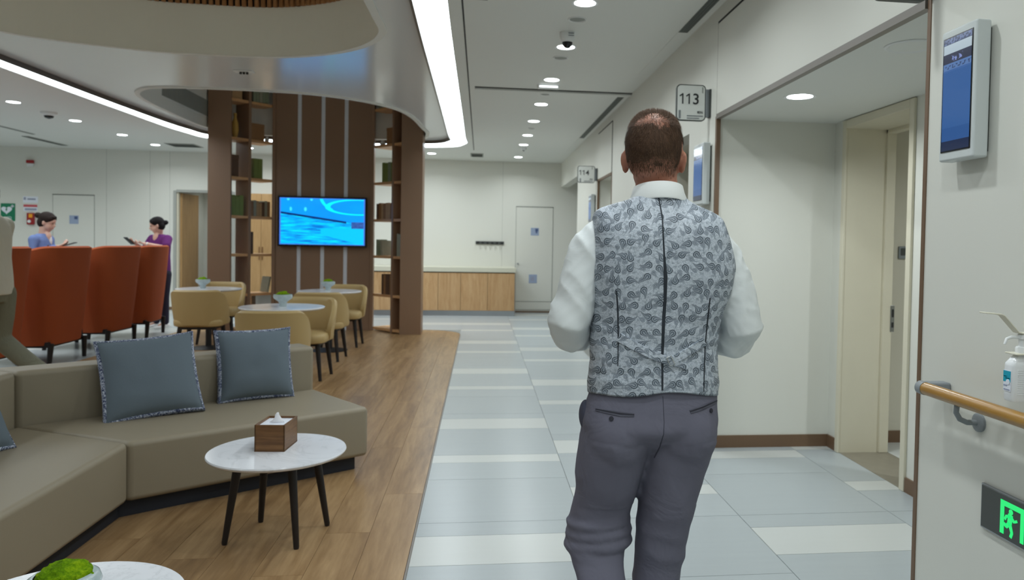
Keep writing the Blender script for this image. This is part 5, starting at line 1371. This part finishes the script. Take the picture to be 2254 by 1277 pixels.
# trouser details
plain('trouser_welt', (84, 84, 96), 0.8); plain('trouser_dark', (40, 40, 50), 0.8); plain('trouser_pocket', (66, 68, 86), 0.8); plain('trouser_seam', (62, 62, 74), 0.8)
for P_ in ([(1312, 902, 6), (1338, 907, 9), (1366, 912, 11), (1396, 914, 7)], [(1519, 907, 8), (1545, 898, 11), (1577, 883, 7)]):
    ribbon(TBV, P_, 10, .0022, 'pocket_welt', 'trouser_welt', tro)
    ribbon(TBV, [(x, y - 1, max(2, w_ * .3)) for x, y, w_ in P_], 3, .003, 'pocket_slit', 'trouser_dark', tro)
for x, y in ((1346, 922), (1564, 904)):
    h = hit_on(TBV, x, y, .001)
    Rm = h[1].to_track_quat('Z', 'Y').to_matrix().to_4x4()
    part('button', MB().lathe([(.0055, 0), (.0065, .001), (.0065, .0025), (.004, .003)], 16).xf(Matrix.Translation(h[0]) @ Rm), 'trouser_dark', tro, smooth=40)
ribbon(TBV, [(1459, 872, 1.5), (1462, 930, 1.5), (1461, 955, 2), (1452, 985, 3), (1440, 1008, 3)], 2, .0006, 'seat_seam', 'trouser_seam', tro)
ribbon(TBV, [(1409, 866, 8), (1409, 872, 8)], 8, .003, 'belt_loop', 'trouser_welt', tro, 2)
part('side_pocket', MB().ellipsoid((-.199, .015, .912), (.020, .052, .044), 20), 'trouser_pocket', tro, smooth=180)
shoe('shoe', man, (.0, .06, 0), 0, 0, 'black_gloss', 1.1); shoe('shoe', man, (-.148, -.27, .12), 0, -.75, 'black_gloss', 1.1)
# hair: scalp cover and single strands
cen = Vector(HC) + Vector((0, 0, .02)); face = HR @ Vector((0, 1, 0))
def density(p):
    d = p - cen; dn = d.normalized()
    f = dn.dot(face)
    if f > .62 and dn.z < .72: return 0.0
    zl = p.z
    k = 1.0
    if zl < 1.665: k = max(0.0, min(1.0, (zl - 1.592) / .066))
    loc = HR.inverted() @ d
    if loc.y > .035 and zl < 1.70: return 0.0              # temples and face
    if abs(loc.x) > .05 and -.03 < loc.y and zl < 1.69: k *= max(0.0, (zl - 1.66) / .03)
    if abs(loc.x) > .079 and zl < 1.695: return 0.0        # ears
    for bp_, br in ((Vector((-.026, -.072, .062)), .025), (Vector((.020, -.074, .063)), .029), (Vector((.0, -.05, .078)), .020)):
        e = (loc - bp_).length / br
        k *= max(.34, min(1, (e - .25) / 1.2 + .2 * mnoise.noise(p * 75)))
    return k
tris = []
for pl in bodym.polygons:
    if pl.center.z > 1.585: tris.append(pl)
shell_v = {}; sv = []; sfc = []
for pl in tris:
    if density(pl.center) > .66 + .34 * mnoise.noise(pl.center * 60):
        idx = []
        for vi in pl.vertices:
            if vi not in shell_v:
                v = bodym.vertices[vi]; shell_v[vi] = len(sv)
                sv.append(v.co + v.normal * (.0015 + .001 * mnoise.noise(v.co * 120)))
            idx.append(shell_v[vi])
        sfc.append(tuple(idx))
hv, hf = [tuple(v) for v in sv], list(sfc)
rnd = random.Random(3)
for pl in tris:
    dk = density(pl.center)
    if dk <= 0: continue
    for _ in range(5 if dk > .3 else 2):
        if rnd.random() > dk * 1.1 + .03: continue
        vs = [bodym.vertices[i] for i in pl.vertices]
        w4 = [rnd.random() for _ in vs]; sm = sum(w4)
        p = sum((v.co * (q / sm) for v, q in zip(vs, w4)), Vector()); n_ = pl.normal
        dn = (p - cen).normalized()
        bl_ = max(0.0, min(1.0, (dn.z - .45) / .35)); dn_t = Vector((rnd.uniform(-.25, .25), 0, -1)) * (1 - bl_) + (face * .8 + Vector((rnd.uniform(-.5, .5), rnd.uniform(-.3, .3), .2))) * bl_
        tdir = (dn_t - n_ * dn_t.dot(n_)).normalized()
        ln = rnd.uniform(.006, .011) + rnd.uniform(.004, .016) * bl_ + (rnd.uniform(0, .012) if dk < .8 and dn.z > .4 else 0)
        lift = .003 + .008 * bl_
        sd = tdir.cross(n_) * rnd.uniform(.0003, .0006)
        jit = Vector((rnd.uniform(-1, 1), rnd.uniform(-1, 1), rnd.uniform(-1, 1))) * .0025
        b0 = p + n_ * .0005; m1 = p + tdir * ln * .5 + n_ * lift * .9 + jit * .5; e1 = p + tdir * ln + n_ * lift + jit
        o = len(hv); hv += [tuple(b0 - sd), tuple(b0 + sd), tuple(m1 + sd * .8), tuple(m1 - sd * .8), tuple(e1)]
        hf += [(o, o + 1, o + 2, o + 3), (o + 3, o + 2, o + 4)]
me = bpy.data.meshes.new('hair'); me.from_pydata(hv, [], hf); me.update(); me.shade_smooth()
link('hair', me, 'hair_brown', man, label='short greying brown hair with a thinning crown')

# ---- smaller figures
def figure(label, loc, rotz, H, skin, top, legs, arms, headpose, legpose, hair, short=True, neck=None, belly=1.0, extra=None, sleeve_r=.05):
    """arms: two lists shoulder-elbow-wrist; legpose: two lists hip-knee-ankle; all for a height of 1.75"""
    s = H / 1.75
    root = thing('person', label, 'person', loc, rotz)
    mb = MB()
    P, R = head(mb, headpose[0], headpose[1], headpose[2], 1.0)
    mb.capsule([(0, 0, 1.42), (0, .01, 1.5), tuple(P(0, -.02, -.08))], [.06, .05, .052])
    mb.ellipsoid((0, .0, 1.34), (.13, .075, .14)); mb.ellipsoid((0, 0, 1.05), (.12, .075, .2))
    if neck: mb.ellipsoid((0, .064, 1.43), (.055, .045, .085))
    for a in arms:
        mb.capsule(a[:3], [.05, .040, .027]); d = (Vector(a[2]) - Vector(a[1])).normalized()
        hand(mb, Vector(a[2]), d, a[3], .95, .6)
    for l_ in legpose: mb.capsule(l_[:3], [.075, .05, .035]); mb.capsule([l_[2], Vector(l_[2]) + Vector((0, .10, -.04))], [.03, .022])
    mb.xf(Matrix.Scale(s, 4)); bo_ = link('body', fuse(mb, .008, 5), skin, root)
    mb = MB()
    mb.rings([ring_xy(z, 0, yc, a, b_, 2.4, 32) for z, a, b_, yc in ((.86, .185 * belly, .125 * belly, 0), (1.0, .175 * belly, .122 * belly, .0), (1.15, .165, .118, 0), (1.32, .182, .118, 0), (1.40, .178, .10, 0), (1.45, .14, .08, 0), (1.485, .075, .062, .005))])
    for a in arms:
        e = Vector(a[1]); sh = Vector(a[0])
        if short: mb.capsule([sh, sh + (e - sh) * .72], [.072, .064])
        else: mb.capsule([a[0], a[1], Vector(a[1]) + (Vector(a[2]) - Vector(a[1])) * .85], [.07, .06, .045])
    mb.xf(Matrix.Scale(s, 4)); tm = fuse(mb, .009, 5)
    link('top', tm, top, root)
    mb = MB()
    for l_ in legpose:
        h_, k_, a_ = [Vector(q) for q in l_[:3]]
        mb.capsule([h_, h_ + (k_ - h_) * .5, k_, k_ + (a_ - k_) * .5, a_ + Vector((0, 0, .02))], [.112, .095, .078, .07, .062], 18)
    mb.rings([ring_xy(z, 0, 0, a, b_, 2.4, 32) for z, a, b_ in ((.80, .15, .105), (.88, .178, .118), (1.0, .165, .112))])
    mb.xf(Matrix.Scale(s, 4)); link('trousers', fuse(mb, .009, 5), legs, root)
    for l_ in legpose: shoe('shoe', root, tuple((Vector(l_[2]) + Vector((0, 0, -.085))) * s), 0, l_[3], l_[4], s)
    mb = MB(); hair(mb, P, R); mb.xf(Matrix.Scale(s, 4)); link('hair', fuse(mb, .006, 3), 'hair_black' if 'purple' in label else 'hair_dark', root)
    for sd in (-1, 1): part('eye', MB().ellipsoid(P(sd * .03, .084, .0), (.010, .006, .005), 10).xf(Matrix.Scale(s, 4)), 'black_gloss', bo_, smooth=180)
    part('lips', MB().ellipsoid(P(0, .096, -.062), (.02, .006, .006), 10).xf(Matrix.Scale(s, 4)), 'skin_ear', bo_, smooth=180)
    return root, P, s
def hair_bun(back):
    def f(mb, P, R):
        mb.ellipsoid(P(0, -.018, .036), (.090, .104, .092), 22, R); mb.ellipsoid(P(0, -.045, -.02), (.084, .072, .085), 20, R)
        mb.ellipsoid(P(0, .05, .075), (.06, .03, .03), 14, R); mb.ellipsoid(P(-.05, .02, .05), (.035, .05, .04), 14, R); mb.ellipsoid(P(.05, .02, .05), (.035, .05, .04), 14, R)
        mb.ellipsoid(P(*back), (.048, .046, .040), 16, R)
    return f
def hair_short(mb, P, R):
    mb.ellipsoid(P(0, -.016, .034), (.086, .10, .09), 22, R); mb.ellipsoid(P(0, -.045, -.0), (.080, .068, .068), 20, R)
stand = [[(-.09, 0, .86), (-.10, .01, .48), (-.10, -.01, .10), 0, 'white_plastic'], [(.09, 0, .86), (.10, .01, .48), (.10, -.01, .10), 0, 'white_plastic']]
# woman in blue, facing right, looking down at a phone
r1, P1, s1 = figure('woman in a blue tunic with dark hair bun looking down at her phone', (-5.50, 10.2, 0), -PI / 2, 1.67, 'skin_light', 'scrub_blue', 'dark_trousers',
       [[(-.165, -.01, 1.40), (-.21, -.02, 1.19), (-.07, .20, 1.315), (.3, 0, 1)], [(.165, -.01, 1.40), (.21, .0, 1.20), (.06, .215, 1.315), (-.3, 0, 1)]],
       ((0, .065, 1.645), 0, -.36), stand, hair_bun((0, -.135, .035)), short=False, neck=True)
part('undershirt', MB().ellipsoid((0, .072, 1.385), (.036, .048, .085)).xf(Matrix.Scale(s1, 4)), 'white_cloth', r1, smooth=180)
part('badge', B(.05, .09, .102, .112, 1.30, 1.335).xf(Matrix.Scale(s1, 4)), 'dark_grey', r1)
t = thing('mobile_phone', 'dark phone in the hands of the woman in blue', 'phone', (-5.50 + .34 * s1, 10.2, 1.35 * s1), -PI / 2)
t.rotation_euler = (math.radians(-72), 0, -PI / 2)
part('case', B(-.036, .036, -.005, .005, -.075, .075), 'black', t, .003); part('glass', B(-.033, .033, .0045, .0058, -.07, .07), 'black_gloss', t)
# woman in purple, facing left, forearm on the chair back
r2, P2, s2 = figure('woman in a purple tunic looking at her phone behind the orange chairs', (-4.86, 12.10, 0), math.radians(150), 1.70, 'skin_light', 'scrub_purple', 'dark_trousers',
       [[(-.165, .0, 1.41), (-.255, .10, 1.275), (-.01, .27, 1.335), (.3, 0, 1)], [(.165, .0, 1.41), (.24, .08, 1.24), (.17, .29, 1.335), (-.3, 0, 1)]],
       ((0, .06, 1.632), math.radians(-38), -.30), stand, hair_bun((.0, -.125, .0)), short=True, neck=True)
part('watch', MB().lathe([(.030, -.008), (.030, .008)], 16).xf(Matrix.Scale(s2, 4) @ Matrix.Translation((-.04, .25, 1.328)) @ Vector((.245, .17, .06)).to_track_quat('Z', 'Y').to_matrix().to_4x4()), 'white_plastic', r2)
t = thing('mobile_phone', 'black phone held up by the woman in purple', 'phone', (0, 0, 0)); t.rotation_euler = (math.radians(-50), 0, math.radians(150))
d_ = Matrix.Rotation(math.radians(150), 3, 'Z') @ Vector((.15, .41, 0)); t.location = (-4.86 + d_.x * s2, 12.10 + d_.y * s2, 1.375 * s2)
part('case', B(-.038, .038, -.006, .006, -.08, .08), 'black', t, .003); part('glass', B(-.035, .035, -.0068, -.005, -.075, .075), 'black_gloss', t)
# man walking out of the picture on the left
figure('man in a beige shirt and olive trousers cut off by the left picture edge', (-3.97, 6.62, 0), PI / 2, 1.84, 'skin_light', 'shirt_beige', 'trousers_olive',
       [[(-.18, 0, 1.40), (-.23, -.05, 1.14), (-.22, .10, .93), (1, 0, 0)], [(.18, 0, 1.40), (.22, .07, 1.15), (.22, .24, 1.0), (-1, 0, 0)]],
       ((0, .05, 1.63), 0, 0), [[(-.09, 0, .86), (-.10, .12, .48), (-.10, .10, .09), 0, 'black'], [(.09, -.02, .86), (.10, -.02, .50), (.10, -.33, .22), -.7, 'black']], hair_short, short=True, belly=1.04)
